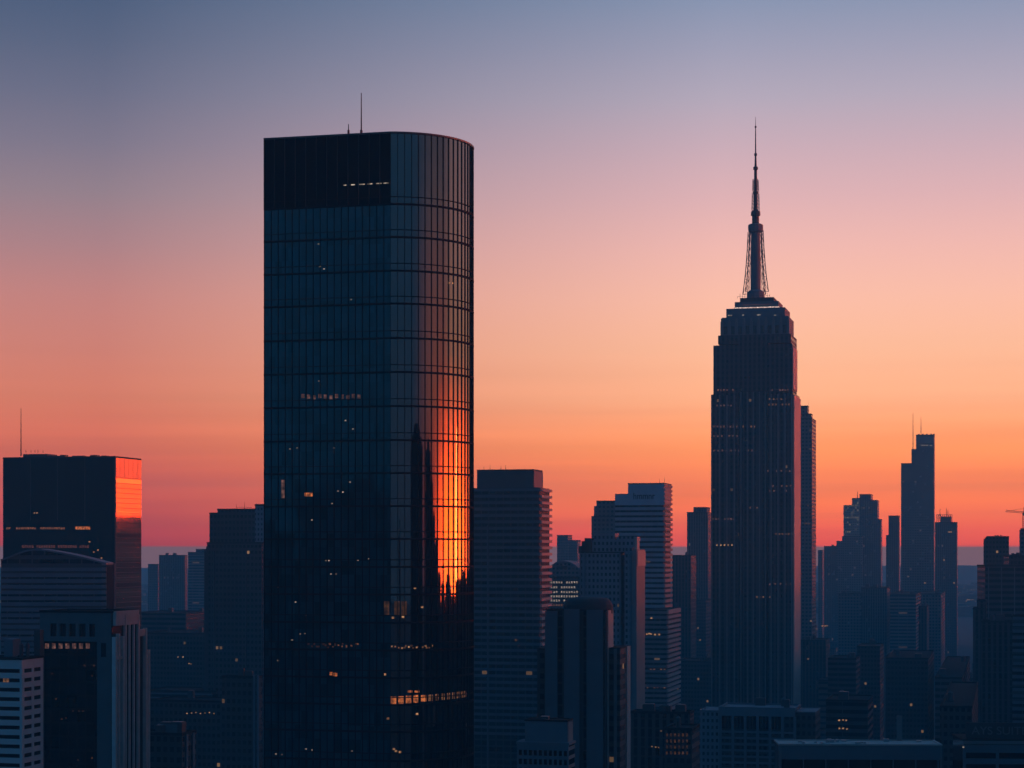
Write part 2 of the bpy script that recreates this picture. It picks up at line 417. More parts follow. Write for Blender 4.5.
def ridge(name, Y, depth, h0, h1, seed, x0=-5800, x1=5800):
    r_ = random.Random(seed); n = 120; mb = MB(); ph = [(r_.uniform(0, 6.28), r_.uniform(.6, 1.4)) for _ in range(6)]
    prof = [0, .5, .85, 1, .9, .5, 0]
    for j, pj in enumerate(prof):
        for i in range(n + 1):
            t = i / n; x = x0 + (x1 - x0) * t
            hh = h0 + (h1 - h0) * (.5 + .5 * sum(sin(2 * pi * (k + 1) * 1.3 * t * b + a) / (k + 1.5) for k, (a, b) in enumerate(ph)) / 1.8)
            mb.v.append((x, Y + depth * j / (len(prof) - 1), -.5 + hh * pj + (r_.uniform(-2, 2) if 0 < pj else 0)))
    for j in range(len(prof) - 1):
        for i in range(n):
            a = j * (n + 1) + i; mb.f.append((a, a + 1, a + n + 2, a + n + 1))
    mb.smooth = True
    return structure(mb.build(name, 'hill'))


ridge('hills', 8200, 1100, 70, 96, 3)
ridge('hill_slope', 7000, 1100, 20, 58, 8)

hz = MB().box(-HAZE_HALF, HAZE_HALF, -5000, HAZE_FAR, -1.0, HAZE_TOP)
hm = bpy.data.materials.new('haze'); hm.use_nodes = True; t_ = hm.node_tree; t_.nodes.clear()
hv = t_.nodes.new('ShaderNodeVolumePrincipled'); ho = t_.nodes.new('ShaderNodeOutputMaterial'); t_.links.new(hv.outputs[0], ho.inputs['Volume'])
hv.inputs['Density'].default_value = HAZE_D; hv.inputs['Color'].default_value = (.14, .72, 1.0, 1); hv.inputs['Anisotropy'].default_value = 0.0
try: hm.cycles.homogeneous_volume = True
except Exception: pass
haze = hz.build('haze', hm); haze['kind'] = 'stuff'; haze['label'] = 'blue evening haze over the whole city'


# ------------------------------------------------------------------ the tall glass tower with the rounded corner
RD = random.Random(31)


def glass_tower():
    Y = 500.0; rot = R(-14.0)
    root = bpy.data.objects.new('glass_tower', None); C.objects.link(root)
    bx = (390.5 - CX) / F * Y
    root.location = (bx, Y, 0)
    tag(root, 'tallest dark glass tower with one rounded corner glowing orange', 'tower')
    # plan in root coordinates (unrotated): B at the origin, A to the left and further, quarter circle to C on the right
    k = (264 - CX) / F
    w = (bx - k * Y) / (cos(rot) - k * sin(rot)); A = (-w * cos(rot), -w * sin(rot))
    kc = (473 - CX) / F; r = (kc * Y - bx) / (1 - kc)
    zf = lambda py, d=Y: CAMZ + (HY - py) / F * d
    ztop = zf(132)
    n = 18
    arc = lambda i, o=0.0: (( r + o) * sin(pi / 2 * i / n), r - (r + o) * cos(pi / 2 * i / n))
    nf = 18
    nl = (sin(rot), -cos(rot))                    # outward normal of the flat face
    flat = lambda t, o=0.0: (A[0] * (1 - t) + nl[0] * o, A[1] * (1 - t) + nl[1] * o)
    D = (r - 3.5, r + 50.0); E = (A[0] + .242 * 82, A[1] + .97 * 82)
    levels = [zf(p) for p in (204, 237, 270.6, 303.5, 338, 372, 406, 440, 473, 506, 539, 567, 594.6, 622.8, 650.5, 678, 705, 732, 761)]
    zl = levels[-1] - 6.9
    while zl > 4: levels.append(zl); zl -= 6.9
    zc = levels[0]
    # glass skins, each with its own thickness
    mb = MB(); p0, p1, q0, q1 = flat(0), flat(1), flat(0, -.5), flat(1, -.5)
    mb.prism([p0, p1, q1, q0], 0, zc).build('flat_glass_wall', 'tower_glass', root)
    mb = MB(); p0, p1 = flat(0), flat(1)
    mb.prism([p0, p1, q1, q0], zc + .003, ztop).build('crown_panel', 'crown_glass', root)['label'] = 'blank dark crown panel'
    mb = MB(); mb.smooth = True; m_ = 72; ring = [arc(i * n / m_) for i in range(m_ + 1)]
    mb.v = [(x, y, 0) for x, y in ring] + [(x, y, ztop) for x, y in ring]
    mb.f = [(i, i + 1, m_ + 2 + i, m_ + 1 + i) for i in range(m_)]
    mb.build('curved_glass_wall', 'tower_glass_curved', root)
    # the rest of the body: flanks, and an unseen back stretched to shade the left blocks
    mb = MB(); mb.prism([(.3, .6), (r - .3, r), D, E, flat(0, -.55)], 0, ztop - 1.2).build('core_wall', 'dark_metal', root)
    mb = MB(); ins = [flat(0, -.3), flat(1, -.3)] + [arc(i, -.3) for i in range(1, n + 1)] + [D, E]
    mb.prism(ins, ztop - 1.18, ztop - .4).build('roof', 'roof_felt', root)
    # mullions
    mb = MB()
    for i in range(nf):
        t = i / nf; a = flat(t, .16); b = flat(t + .2 / w, .16); c_ = flat(t + .2 / w, .002); d_ = flat(t, .002)
        mb.prism([a, b, c_, d_], 0, zc - .1)
    mb.build('mullion', 'mullion_metal', root)
    mb = MB()
    for i in range(12):
        t = i / 12; a = flat(t, .28); b = flat(t + .10 / w, .28); c_ = flat(t + .10 / w, .002); d_ = flat(t, .002)
        mb.prism([a, b, c_, d_], zc + .1, ztop - .05)
    mb.build('crown_rib', 'mid_metal', root)
    mb = MB()
    for i in range(n + 1):
        a0 = (i - .042) if i else 0; a1 = i + .042
        mb.prism([arc(a0, .22), arc(a1, .22), arc(a1, .004), arc(a0, .004)], 0, ztop - .05)
    mb.build('curved_mullion', 'mullion_metal', root)

    def band(z0, z1, o, mat, name):
        b = MB(); m2 = 36
        out = [flat(0, o), (nl[0] * o * .5 , -o)] + [arc(i * n / m2, o) for i in range(1, m2 + 1)]
        inn = [flat(0, .006), (nl[0] * .003, -.006)] + [arc(i * n / m2, .006) for i in range(1, m2 + 1)]
        k_ = len(out)
        b.v = [(x, y, z0) for x, y in out] + [(x, y, z1) for x, y in out] + [(x, y, z1) for x, y in inn] + [(x, y, z0) for x, y in inn]
        for i in range(k_ - 1):
            b.f += [(i, i + 1, k_ + i + 1, k_ + i), (k_ + i, k_ + i + 1, 2 * k_ + i + 1, 2 * k_ + i), (3 * k_ + i, 3 * k_ + i + 1, i + 1, i)]
        b.f += [(0, k_, 2 * k_, 3 * k_), (k_ - 1, 4 * k_ - 1, 3 * k_ - 1, 2 * k_ - 1)]
        b.build(name, mat, root)
    for z in levels:
        band(z - .24, z + .24, .26, 'mullion_metal', 'floor_band')
        band(z + 1.72, z + 1.95, .12, 'mullion_metal', 'transom_band')
    band(ztop - .35, ztop + .1, .34, 'mid_metal', 'parapet_cap')
    for px, py, rr in ((361.3, 93, .22), (348.5, 124, .2)):
        x = (px - CX) / F * 512 - bx; z = CAMZ + (HY - py) / F * 512
        m2 = MB().tube((x, 12, ztop - 1), (x, 12, z), rr, rr * .5, 6); m2.tube((x, 12, ztop - 1), (x, 12, ztop + 3), rr * 1.7, rr * 1.5, 6)
        m2.build('antenna', 'dark_metal', root)

    def lit_flat(px, py, w_, h_, mat):
        k = (px - CX) / F; nx, ny = cos(rot), sin(rot)
        t = (k * Y - bx) / (nx - k * ny); x, y = t * nx, t * ny; z = CAMZ + (HY - py) / F * (Y + y)
        mb = MB(); hw = w_ / 2; o = .05
        mb.prism([(x - hw * nx + nl[0] * o, y - hw * ny + nl[1] * o), (x + hw * nx + nl[0] * o, y + hw * ny + nl[1] * o),
                  (x + hw * nx, y + hw * ny), (x - hw * nx, y - hw * ny)], z - h_ / 2, z + h_ / 2)
        mb.build('lit_window', mat, root)

    def lit_arc(px, py, w_, h_, mat):
        # angle on the quarter circle seen at that column
        lo, hi = 0.0, float(n)
        for _ in range(40):
            mid = (lo + hi) / 2; x, y = arc(mid)
            if (bx + x) / (Y + y) * F + CX < px: lo = mid
            else: hi = mid
        x, y = arc(lo); z = CAMZ + (HY - py) / F * (Y + y); da = w_ / r / (pi / 2) * n / 2
        MB().prism([arc(lo - da, .05), arc(lo + da, .05), arc(lo + da, .008), arc(lo - da, .008)], z - h_ / 2, z + h_ / 2).build('lit_window', mat, root)
    for px, w_ in ((345, .8), (353, 1.0), (362, 1.5), (370, 1.3), (379, 1.5), (386, 1.3)): lit_flat(px, 184.3 - (px - 362) * .05, w_, .26, 'white_light')
    for px, py in ((320, 266.5), (324, 269), (351, 299.5), (318.6, 244), (319, 381), (334, 448), (338, 491), (343, 492), (332, 503.5), (345.5, 420.5),
                   (290, 449), (297, 448), (326, 560.5), (329, 560.5), (331, 574), (336, 574), (278, 587), (312, 520), (295.5, 602), (306, 615), (292, 640),
                   (278, 660.5), (358, 560), (369, 559), (353, 429), (350, 482), (305, 633.5), (300, 634), (276, 754), (282, 754.5), (306, 749), (312.5, 750), (352, 751)):
        lit_flat(px, py, .42, .28, 'white_light')
    for px in (306, 309.5, 312): lit_flat(px, 494.5, .7, .9, 'orange_light')
    lit_flat(283, 489, .8, 4.6, 'pink_light')
    for px in (331, 334.5, 336): lit_flat(px, 674 + (px - 333) * .2, .7, .8, 'orange_light')
    for i in range(11): lit_flat(303 + i * 5.6, 396 + (i % 3) * .6, .8, 1.0, 'pink_light')
    for i in range(10): lit_flat(310 + i * 2.6 + RD.uniform(-1.5, 1.5), 645 + RD.uniform(-1.5, 2.5), .5, .4, 'amber_dim')
    for i in range(12): lit_flat(331 + i * 2.4 + RD.uniform(-1.5, 1.5), 646 + RD.uniform(-3, 1), .4, .35, 'warm_dim')
    for i, px in enumerate((393.5, 401, 408.5, 416, 423.5, 430.5, 437, 443, 448.5, 453.5, 458, 462, 465)):
        lit_arc(px, 700.5 - i * .55, 1.35 if i < 6 else 1.0, 1.9 if i < 4 else 1.6, 'orange_light' if i < 5 else 'warm_dim')
    for px in (410, 417): lit_arc(px, 691.5, 1.2, .5, 'orange_light')
    for i in range(16): lit_arc(393 + i * 2.6 + RD.uniform(-1.2, 1.2), 647 + RD.uniform(-1.5, 1.2), .42, .4, 'warm_dim' if i % 3 else 'warm_light')
    for px, py in ((394, 749), (396, 751), (400, 752), (417, 714), (388, 718.5), (385, 674.5), (451, 588), (422, 607), (393, 617.5), (403, 617), (449, 283), (453, 283), (415, 588)):
        (lit_arc if px > 391 else lit_flat)(px, py, .6, .5, 'warm_light')
    for px in (386.5, 397, 404): (lit_arc if px > 391 else lit_flat)(px, 608, 1.4, 3.4, 'amber_dim')
    return root


M['warm_dim'] = glow_mat('warm_dim', (1.0, .42, .18), .16)
M['amber_dim'] = glow_mat('amber_dim', (1.0, .4, .15), .045)
glass_tower()


# ------------------------------------------------------------------ the stepped limestone skyscraper with the spire
def spire_tower():
    B = Bld('spire_skyscraper', 'stepped stone skyscraper with tall lattice spire and pink lit right flank', 793, 1315.0, cat='skyscraper')
    Z = lambda py: B.z(py)
    x = B.x
    dep = B.d(799.6, 0.0)
    r = B.root
    # lower shaft: two pavilions and a recessed middle
    z1, z2, z3 = Z(393), Z(343.5), Z(333)
    B.box('pavilion', x(711.5), x(738), 0, dep, 0, z1, 'empire')
    B.box('pavilion', x(768), 0, 0, dep, 0, z1 + .6, 'empire')
    B.box('centre_bay', x(738), x(768), 2.4, dep - 2.4, 0, z1 + 2, 'empire')
    B.box('flank_bay', .01, .8, .6, dep - .6, 0, z1 - 1, 'sunlit_flank_stone')['label'] = 'right flank bay paled for the sunset light'
    for pa, pb in ((738.6, 742.2), (763.6, 767.2)):
        B.box('recess_wall', x(pa), x(pb), 2.1, 2.39, 0, z1 + 1.5, 'black_glass')  # dark strips set in to deepen the shade of the recess
    # upper shaft
    B.box('upper_pavilion', x(713.2), x(738), .8, dep - .8, z1 + .02, z2, 'empire')
    B.box('upper_pavilion', x(768), x(792.3), .8, dep * .66, z1 + .62, z2, 'empire')
    B.box('upper_centre_bay', x(738), x(768), 1.6, dep - 3, z1 + 2.02, z2 + 1, 'empire')
    for px in (711.8, 719.5, 727, 734.5, 740.5, 747, 753, 759, 765, 771.2, 778, 785, 791.6):
        xx = x(px); yy = 2.4 if 738 < px < 768 else 0
        B.box('pier', xx - .45, xx + .45, yy - .55, yy - .004, 0, (z1 if yy == 0 else z1 + 2) - .5, 'mid_stone')
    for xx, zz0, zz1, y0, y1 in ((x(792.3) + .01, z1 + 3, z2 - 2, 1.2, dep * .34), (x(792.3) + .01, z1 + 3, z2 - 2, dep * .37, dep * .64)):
        B.box('flank_wall', xx, xx + .55, y0, y1, zz0, zz1, 'sunlit_flank_stone')
    # crown tiers
    B.box('crown_tier', x(717.5), x(790.5), 2.5, dep - 2.5, z2 + 1.02, Z(333.2), 'empire')
    a0, a1 = x(721), x(787.6)
    B.box('crown_tier', a0, a1, 4, dep - 4, Z(333.2) + .02, Z(315), 'blue_stone')
    nfin = 9
    ct = [c for c in r.children if c.name.startswith('crown_tier')][-1]
    for i in range(nfin + 1):
        xx = a0 + (a1 - a0) * i / nfin
        mb = MB().box(xx - .8, xx + .8, 3.0, 3.99, Z(342) , Z(319)); mb.box(xx - .5, xx + .5, 3.2, 3.99, Z(319), Z(316))
        mb.build('crown_fin', 'mid_stone', ct)
    for i in range(nfin):
        xx = a0 + (a1 - a0) * (i + .5) / nfin
        B.box('crown_window', xx - 1.1, xx + 1.1, 3.9, 3.99, Z(341) + 5.9, Z(324), 'black_glass', ct)
    B.box('crown_tier', x(725), x(784), 6, dep - 6, Z(315) + .02, Z(305.8), 'blue_stone')
    B.box('crown_light_ledge', x(732), x(777.5), 8.2, dep - 8.2, Z(305.8) + .02, Z(304.4), 'crown_light')['label'] = 'pale lit ledge below the spire'
    B.box('observation_deck', x(733), x(777), 8.5, dep - 8.5, Z(304.4) + .02, Z(298.8), 'blue_stone')
    B.box('crown_light_strip', x(741), x(770), 8.3, 8.48, Z(302.2), Z(301.6), 'pink_light')
    B.box('observation_deck', x(738), x(772), 10, dep - 10, Z(298.8) + .02, Z(294.5), 'dark_stone')
    cyy = dep / 2; cx = B.x(755.6, cyy)
    zs = lambda py: CAMZ + (HY - py) / F * B.dist(cx, cyy)
    pm = lambda px: px / F * B.dist(cx, cyy)
    # deck railing and small masts round the base of the spire
    mb = MB()
    for i in range(14):
        a = cx - pm(16) + pm(32) * i / 13; h = B.rnd.uniform(1, 3.5)
        mb.tube((a, 10.5, Z(294.5)), (a, 10.5, Z(294.5) + h), .14, .1, 4)
    mb.tube((cx - pm(16), 10.5, Z(294.5) + 1.2), (cx + pm(16), 10.5, Z(294.5) + 1.2), .1, .1, 4)
    mb.build('railing', 'dark_metal', r)
    # mooring mast
    mb = MB(); mb.smooth = False
    mb.lathe(cx, cyy, [(pm(9), zs(299)), (pm(8.5), zs(292)), (pm(5.2), zs(290)), (pm(4.7), zs(258)), (pm(4.5), zs(233)), (pm(7), zs(232)), (pm(7.6), zs(229)), (pm(7.4), zs(225)), (pm(5.5), zs(224))], 12)
    mb.build('mooring_mast', 'blue_stone', r)
    for a in range(4):                             # four lattice wings flaring towards the deck
        an = pi / 4 + a * pi / 2 - R(-14); ux, uy = cos(an) * 1.28, sin(an) * 1.28; mb = MB()
        pts = [(12.6, 293), (10.6, 278), (9.2, 262), (8.1, 246), (7.4, 231)]; inn = [(8.2, 293), (6.9, 278), (6.2, 262), (5.6, 246), (5.4, 231)]
        P3 = lambda q: (cx + ux * pm(q[0]), cyy + uy * pm(q[0]), zs(q[1]))
        for i in range(4):
            mb.tube(P3(pts[i]), P3(pts[i + 1]), .34, .3, 5); mb.tube(P3(inn[i]), P3(inn[i + 1]), .2, .2, 4)
            mb.tube(P3(pts[i]), P3(inn[i + 1]), .15, .15, 4); mb.tube(P3(inn[i]), P3(pts[i + 1]), .15, .15, 4); mb.tube(P3(pts[i]), P3(inn[i]), .2, .2, 4)
            mb.tube(P3(((pts[i][0] + inn[i][0]) / 2, pts[i][1])), P3(((pts[i + 1][0] + inn[i + 1][0]) / 2, pts[i + 1][1])), .12, .12, 4)
        mb.build('lattice_wing', 'mid_metal', r)
    mb = MB()
    mb.lathe(cx, cyy, [(pm(3.6), zs(224)), (pm(3.6), zs(216)), (pm(4.9), zs(215.5)), (pm(4.6), zs(211.5)), (pm(3.2), zs(211)), (pm(2.1), zs(209)), (pm(2.0), zs(194)), (pm(3.0), zs(193.6)), (pm(3.0), zs(191.8)),
                       (pm(1.7), zs(191)), (pm(1.5), zs(170)), (pm(2.5), zs(169.5)), (pm(2.3), zs(167)), (pm(1.2), zs(166.5)), (pm(.85), zs(156)), (pm(1.5), zs(155.6)), (pm(1.4), zs(153.6)), (pm(.7), zs(153)), (pm(.45), zs(128)), (pm(1.0), zs(127.6)), (pm(.9), zs(126.2)), (pm(.3), zs(126)), (pm(.16), zs(117))], 10)
    mb.build('spire_pole', 'dark_metal', r)
    for (z_a, z_b, hw) in ((211, 194, 3.6), (191.5, 180, 2.9)):
        mb = MB(); q = pm(hw); nb = 5
        for sx in (-1, 1):
            for sy in (-1, 1):
                mb.tube((cx + sx * q, cyy + sy * q, zs(z_a)), (cx + sx * q * .85, cyy + sy * q * .85, zs(z_b)), .2, .2, 4)
        for i in range(nb):
            za, zb = zs(z_a + (z_b - z_a) * i / nb), zs(z_a + (z_b - z_a) * (i + 1) / nb)
            for sy in (-1, 1):
                mb.tube((cx - q, cyy + sy * q, za), (cx + q, cyy + sy * q, zb), .12, .12, 4); mb.tube((cx + q, cyy + sy * q, za), (cx - q, cyy + sy * q, zb), .12, .12, 4)
                mb.tube((cx - q, cyy + sy * q, zb), (cx + q, cyy + sy * q, zb), .15, .15, 4)
        mb.build('antenna_cage', 'mid_metal', r)
    # rows of lit offices
    rows = [(390, 718, 733, 6, 'pink_light'), (390, 772, 788, 7, 'pink_light'), (399, 766, 789, 7, 'warm_dim'), (404.5, 766, 789, 8, 'warm_dim'), (405.5, 714, 731, 6, 'pink_light'),
            (426.5, 714, 737, 8, 'pink_light'), (426.5, 743, 757, 6, 'warm_dim'), (436, 714, 737, 7, 'pink_light'), (450.5, 714, 752, 10, 'pink_light'), (471, 768, 790, 6, 'pink_light'),
            (486, 773, 791, 5, 'pink_light'), (491, 770, 790, 6, 'pink_light'), (508, 750, 757, 3, 'pink_light'), (519, 713, 734, 8, 'pink_light'), (534, 776, 792, 6, 'warm_dim'),
            (545, 717, 732, 5, 'warm_light'), (584, 770, 791, 5, 'pink_light'), (597, 757, 770, 5, 'warm_dim')]
    for py, pa, pb, k, mt in rows:
        for i in range(k):
            if B.rnd.random() < .15: continue
            px = pa + (pb - pa) * i / (k - 1); B.lit([(px, py)], mt, 1.0, 1.2, y=(2.35 if 738 < px < 768 else -.05))
    for px, py in ((729, 315.3), (731, 315.3), (743, 315), (758, 315), (759.5, 314.6), (775, 315)):
        B.lit([(px, py)], 'white_light', 1.3, .7, y=5.9)
    return B


spire_tower()


# ------------------------------------------------------------------ left group
def left_glass_block():
    B = Bld('glass_office_block', 'dark glass slab at the left with copper topped right end glowing orange', 115, 1100.0)
    x0 = B.x(3); dep = B.d(141, 0); zt = B.z(456); r = B.root
    B.box('wall', x0, 0, 0, dep, 0, zt - .8, 'block_glass'); B.roof(x0, 0, 0, dep, zt - .8, h=.8)
    for px in (30.5, 57.5, 85):
        B.box('seam', B.x(px) - .15, B.x(px) + .15, -.12, -.003, B.z(520), zt - 1, 'mid_metal')
    zc = B.z(477); zm = B.z(518)
    nseg = 6
    for i in range(nseg):
        y0 = dep * i / nseg; B.box('copper_panel', .005, .3, y0 + .12, y0 + dep / nseg - .12, zc, zt - .9, 'copper_panel')
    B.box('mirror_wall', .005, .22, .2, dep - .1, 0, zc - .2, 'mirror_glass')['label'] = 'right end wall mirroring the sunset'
    z = zc - .4; k = 0
    while z > 60 and k < 60:
        B.box('floor_line', .23, .3, .1, dep - .05, z - .14, z + .14, 'dark_metal'); z -= 2.75; k += 1
    B.box('corner_post', -.5, .55, -.2, .18, 0, zt - .5, 'dark_metal')
    ax0, ax1 = B.x(23, 6), B.x(47, 6)
    mb = MB().box(ax0, ax1, 6, 18, zt - .5, B.z(452.4)); mb.build('penthouse', 'dark_stone', r)
    for px in (26, 31, 35, 38, 43): B.mast(px, 452.5, 450.4 - (px % 3) * .4, .2, 10, 'vent_pipe')
    B.mast(21, 456, 408, .38, 8)
    for px, w_, h_ in ((52, 5, 1.0), (60, 3, 1.5), (72, 7, .9), (90, 4, 1.2), (101, 3, .8)): B.box('roof_unit', B.x(px, 9), B.x(px, 9) + w_, 9, 13, zt - .3, zt + h_, 'mid_metal')
    for a, b in ((6, 10.5), (16, 36), (40, 65)):
        n = int((b - a) / 2.1)
        for i in range(n): B.lit([(a + (b - a) * (i + .5) / n, 528.3)], 'orange_dim', 1.15, 1.1)
    for i in range(7): B.lit([(76.5 + i * 2.1, 528)], 'orange_light', 1.2, 1.6)
    for i in range(28):
        if i % 9 != 5: B.lit([(23 + i * 2.4, 546.5)], 'orange_faint', 1.2, 1.5)
    B.lit([(34.5, 513), (37, 513), (89.5, 541.7), (94, 552), (101.5, 558), (88, 558), (98, 550)], 'warm_light', .9, .7)


M['orange_dim'] = glow_mat('orange_dim', (1.0, .36, .16), .2)
M['orange_faint'] = glow_mat('orange_faint', (1.0, .3, .2), .09)
left_glass_block()


def arch_block():
    B = Bld('arched_roof_block', 'banded office block with a shallow arched roof before the dark glass slab', 106.5, 800.0, rot=-2.0)
    x0 = B.x(1); dep = B.d(113.5, 0); r = B.root; xc = B.x(102)
    prof = [(x0, 0), (0, 0), (0, B.z(564.5))] + [(B.x(px), B.z(py, B.x(px))) for px, py in ((102, 563.4), (95, 561.5), (84, 558.8), (72, 556), (60, 553.7), (50, 552), (41, 550.6), (34, 550.4), (26, 551.8), (18, 554.5), (10, 557.8))] + [(x0, B.z(561, x0))]
    MB().extrude_front(prof, 0, dep).build('wall', 'block_wall', r)
    # arched cap
    ap = prof[2:]; up = [(x, z + .7) for x, z in ap]
    MB().extrude_front(ap + up[::-1], -.5, dep + .5).build('roof', 'blue_stone', r)
    k = 0; py = 569.5
    while py < 690:
        z = B.z(py); B.box('floor_band', x0, .003, -.5, -.003, z - .75, z + .75, 'blue_stone')
        B.box('end_band', xc, .02, -.62, -.503, z - .5, z + .85, 'mid_stone'); py += 5.75; k += 1
    B.box('side_wall', .004, .2, .2, dep, 0, B.z(565), 'mullion_metal')  # near-black so the side stays dark as if shaded from the sunset
    B.box('corner_post', .21, .7, dep - .7, dep, 0, B.z(563.5), 'blue_stone')
    B.box('end_cap', xc, .05, -.63, -.503, B.z(565.3), B.z(563.9), 'mid_stone')
    for a, b in ((41, 52), (53, 65)): B.box('window', B.x(a), B.x(b), -.2, -.004, B.z(563), B.z(559.5), 'black_glass')
    B.lit([(83, 609.5), (84.5, 609.5)], 'white_light', .8, .6, y=-.5)


M['block_wall'] = facade('block_wall', (.06, .07, .08), fh=3.3, bw=5, wf=.9, hf=.5, lit=.004, e=.2, seed=61)
arch_block()


def stone_pier_block():
    B = Bld('stone_pier_tower', 'stone tower with five slot openings and stepped white side piers', 111, 540.0)
    r = B.root; x0 = B.x(40); d1 = B.d(136.5, 0); d2 = B.d(145, 0); d3 = B.d(148, 0)
    zt = B.z(613); m = B.m
    xa, xb = B.x(43), B.x(97)
    zo0, zo1 = B.z(637), B.z(624); zi = B.z(642)
    # front wall made as a frame round the openings
    B.box('front_wall', x0, 0, 0, 1.2, zo1, zt, 'wall_teal')
    B.box('front_wall', x0, 0, 0, 1.2, zi, zo0, 'wall_teal')
    B.box('front_wall', x0, xa, 0, 1.2, 0, zi, 'wall_teal'); B.box('front_wall', xb, 0, 0, 1.2, 0, zi, 'wall_teal')
    ops = [(50, 56.5), (59.5, 66), (69, 75.5), (79, 85.5), (89, 95)]; prev = x0
    for a, b in ops:
        B.box('opening_pier', prev, B.x(a), 0, 1.2, zo0, zo1, 'wall_teal'); prev = B.x(b)
        B.box('window', B.x(a), B.x(b), .7, 1.1, zo0, zo1, 'black_glass')
    B.box('opening_pier', prev, 0, 0, 1.2, zo0, zo1, 'wall_teal')
    B.box('inset_glass_wall', xa, xb, .8, 1.25, 0, zi, 'inset_glass')
    B.box('core_wall', x0, -.05, 1.26, d1, 0, zt - 1, 'mid_stone')
    B.roof(x0, 0, 0, d1, zt, h=.6)
    B.box('window', B.x(101), B.x(106), -.06, -.003, B.z(657), B.z(643), 'black_glass')
    for i in range(7): B.lit([(47 + i * 6.8, 646)], 'pink_light', m(4.2), m(5.2), y=.8)
    B.lit([(84.5, 665.5), (94, 665.5), (92, 676), (52, 673.5), (73, 711), (79, 711), (83, 711), (62, 719), (66, 718), (78, 760), (92, 758), (56, 699)], 'amber_dim', m(1.8), m(1.6), y=.8)
    # the side: pale upper block and stepped piers with dark slots between
    dep = [(0.3, 118, 634, 1.6), (0, 122, 615, .9), (0, 127.5, 620, .7), (0, 132.5, 620, .7), (0, 136.5, 613.5, 1.2)]
    B.box('side_head', .004, .8, B.d(113, 0), d1, B.z(626), zt + .4, 'pier_stone')
    B.box('side_slot_wall', .004, .25, .2, d1, 0, B.z(626) - .01, 'black_glass')
    for px, py, pr, wd in ((111.8, 637, 1.4, 1.1), (115.6, 634, 1.2, .9), (119.5, 637, 1.4, 1.1), (123.2, 616, .9, .8), (127.6, 623, .75, .7), (132, 623, .75, .7), (136.2, 616, .9, .9)):
        y = B.d(px, 0); B.box('pier', .26, pr, y - wd / 2, y + wd / 2, 0, B.z(py), 'pier_stone')
    B.box('side_sill', .26, 1.2, B.d(112, 0), B.d(119.5, 0), B.z(660), B.z(657), 'pier_stone')
    for y0, y1, py in ((d1 + .01, d2, 632), (d2 + .01, d3, 655)):
        B.box('rear_wing', x0 + 8, -.3, y0, y1, 0, B.z(py), 'dark_stone')
        B.box('pier', -.29, .7, y1 - .9, y1, 0, B.z(py) + .3, 'pier_stone'); B.box('pier', -.29, .55, y0 + .2, y0 + .8, 0, B.z(py) - 1, 'pier_stone')
        B.box('wing_head', -.29, .5, y0 + .82, y1 - .92, B.z(py + 7), B.z(py), 'pier_stone')


M['wall_teal'] = plain('wall_teal', (.09, .125, .14), .85)
M['inset_glass'] = facade('inset_glass', (.006, .007, .01), glass=(.012, .014, .018), fh=3.7, bw=2.6, wf=.85, hf=.8, lit=.006, e=.15, seed=66)
stone_pier_block()


def white_band_block():
    B = Bld('white_banded_block', 'white office block in the lower left corner with strip windows', 22, 490.0)
    r = B.root; x0 = B.x(-34); dep = B.d(43, 0); zt = B.z(660); m = B.m
    B.box('core_wall', x0 + .6, -.62, .62, dep - .62, 0, zt - .6, 'black_glass')
    pitch = m(9.45); band = pitch * .58
    zz = zt - 1.2; k = 0; ztop = zt
    while zz > 6 and k < 34:
        h = band if k else band + .9
        B.box('front_band', x0, -.003, 0, .6, ztop - h, ztop, 'white_paint'); B.box('side_band', -.6, 0, .003, dep, ztop - h, ztop, 'white_paint')
        if k < 14:
            for a, b in ((24.6, 31.8), (34.3, 40.8)):
                B.box('window', -.4, -.15, B.d(a, 0), B.d(b, 0), ztop - h - (pitch - band), ztop - h, 'black_glass')
        zz -= pitch; ztop = ztop - h - (pitch - band); k += 1
    zb = ztop
    B.box('corner_pier', -.61, .05, -.05, B.d(24.2, 0), 0, zt + .05, 'white_paint')
    B.box('side_pier', -.6, .04, B.d(32.0, 0), B.d(34.0, 0), 0, zt + .04, 'white_paint')
    B.box('side_pier', -.6, .06, B.d(41, 0), dep + .05, 0, zt + .04, 'white_paint')
    B.roof(x0, 0, 0, dep, zt, h=.5)
    B.lit([(6, 680)], 'warm_dim', 1.5, 1.2, y=.55)
    t = (x0 + 14, -6, 4, dep - 2, zt + .9)
    B.clutter(t, 2)
    mb = MB().box(B.x(4, 8), B.x(13, 8), 8, 12, zt, B.z(641)); mb.build('penthouse', 'blue_stone', r)
    mb = MB().box(B.x(34, 12), B.x(40, 12), 12, 14, zt - .5, B.z(632)); mb.build('stair_tower', 'dark_stone', r)


white_band_block()


def generic(name, label, px0, px1, py, Y, mat, pxs=None, depth=24, clutter=2, group=None, tiers=(), masts=(), lits=(), base=None):
    """tiers: extra blocks (px0, px1, py, depth, y0, z from top of the one below or ground)"""
    B = Bld(name, label, px1, Y, group)
    t = B.tier(px0, px1, py, depth, mat, pxs=pxs)
    if clutter: B.clutter(t, clutter)
    for (a, b, p, dd, y0, mt) in tiers:
        z0 = t[4] - .5 if (a >= px0 - 1 and b <= px1 + 1 and p < py) else 0.0
        B.tier(a, b, p, dd, mt or mat, z0=z0, y0=y0)
    for px, a, b, rr in masts: B.mast(px, a, b, rr)
    for px, p in lits: B.lit([(px, p)], 'warm_light', B.m(1.3), B.m(1.1))
    return B


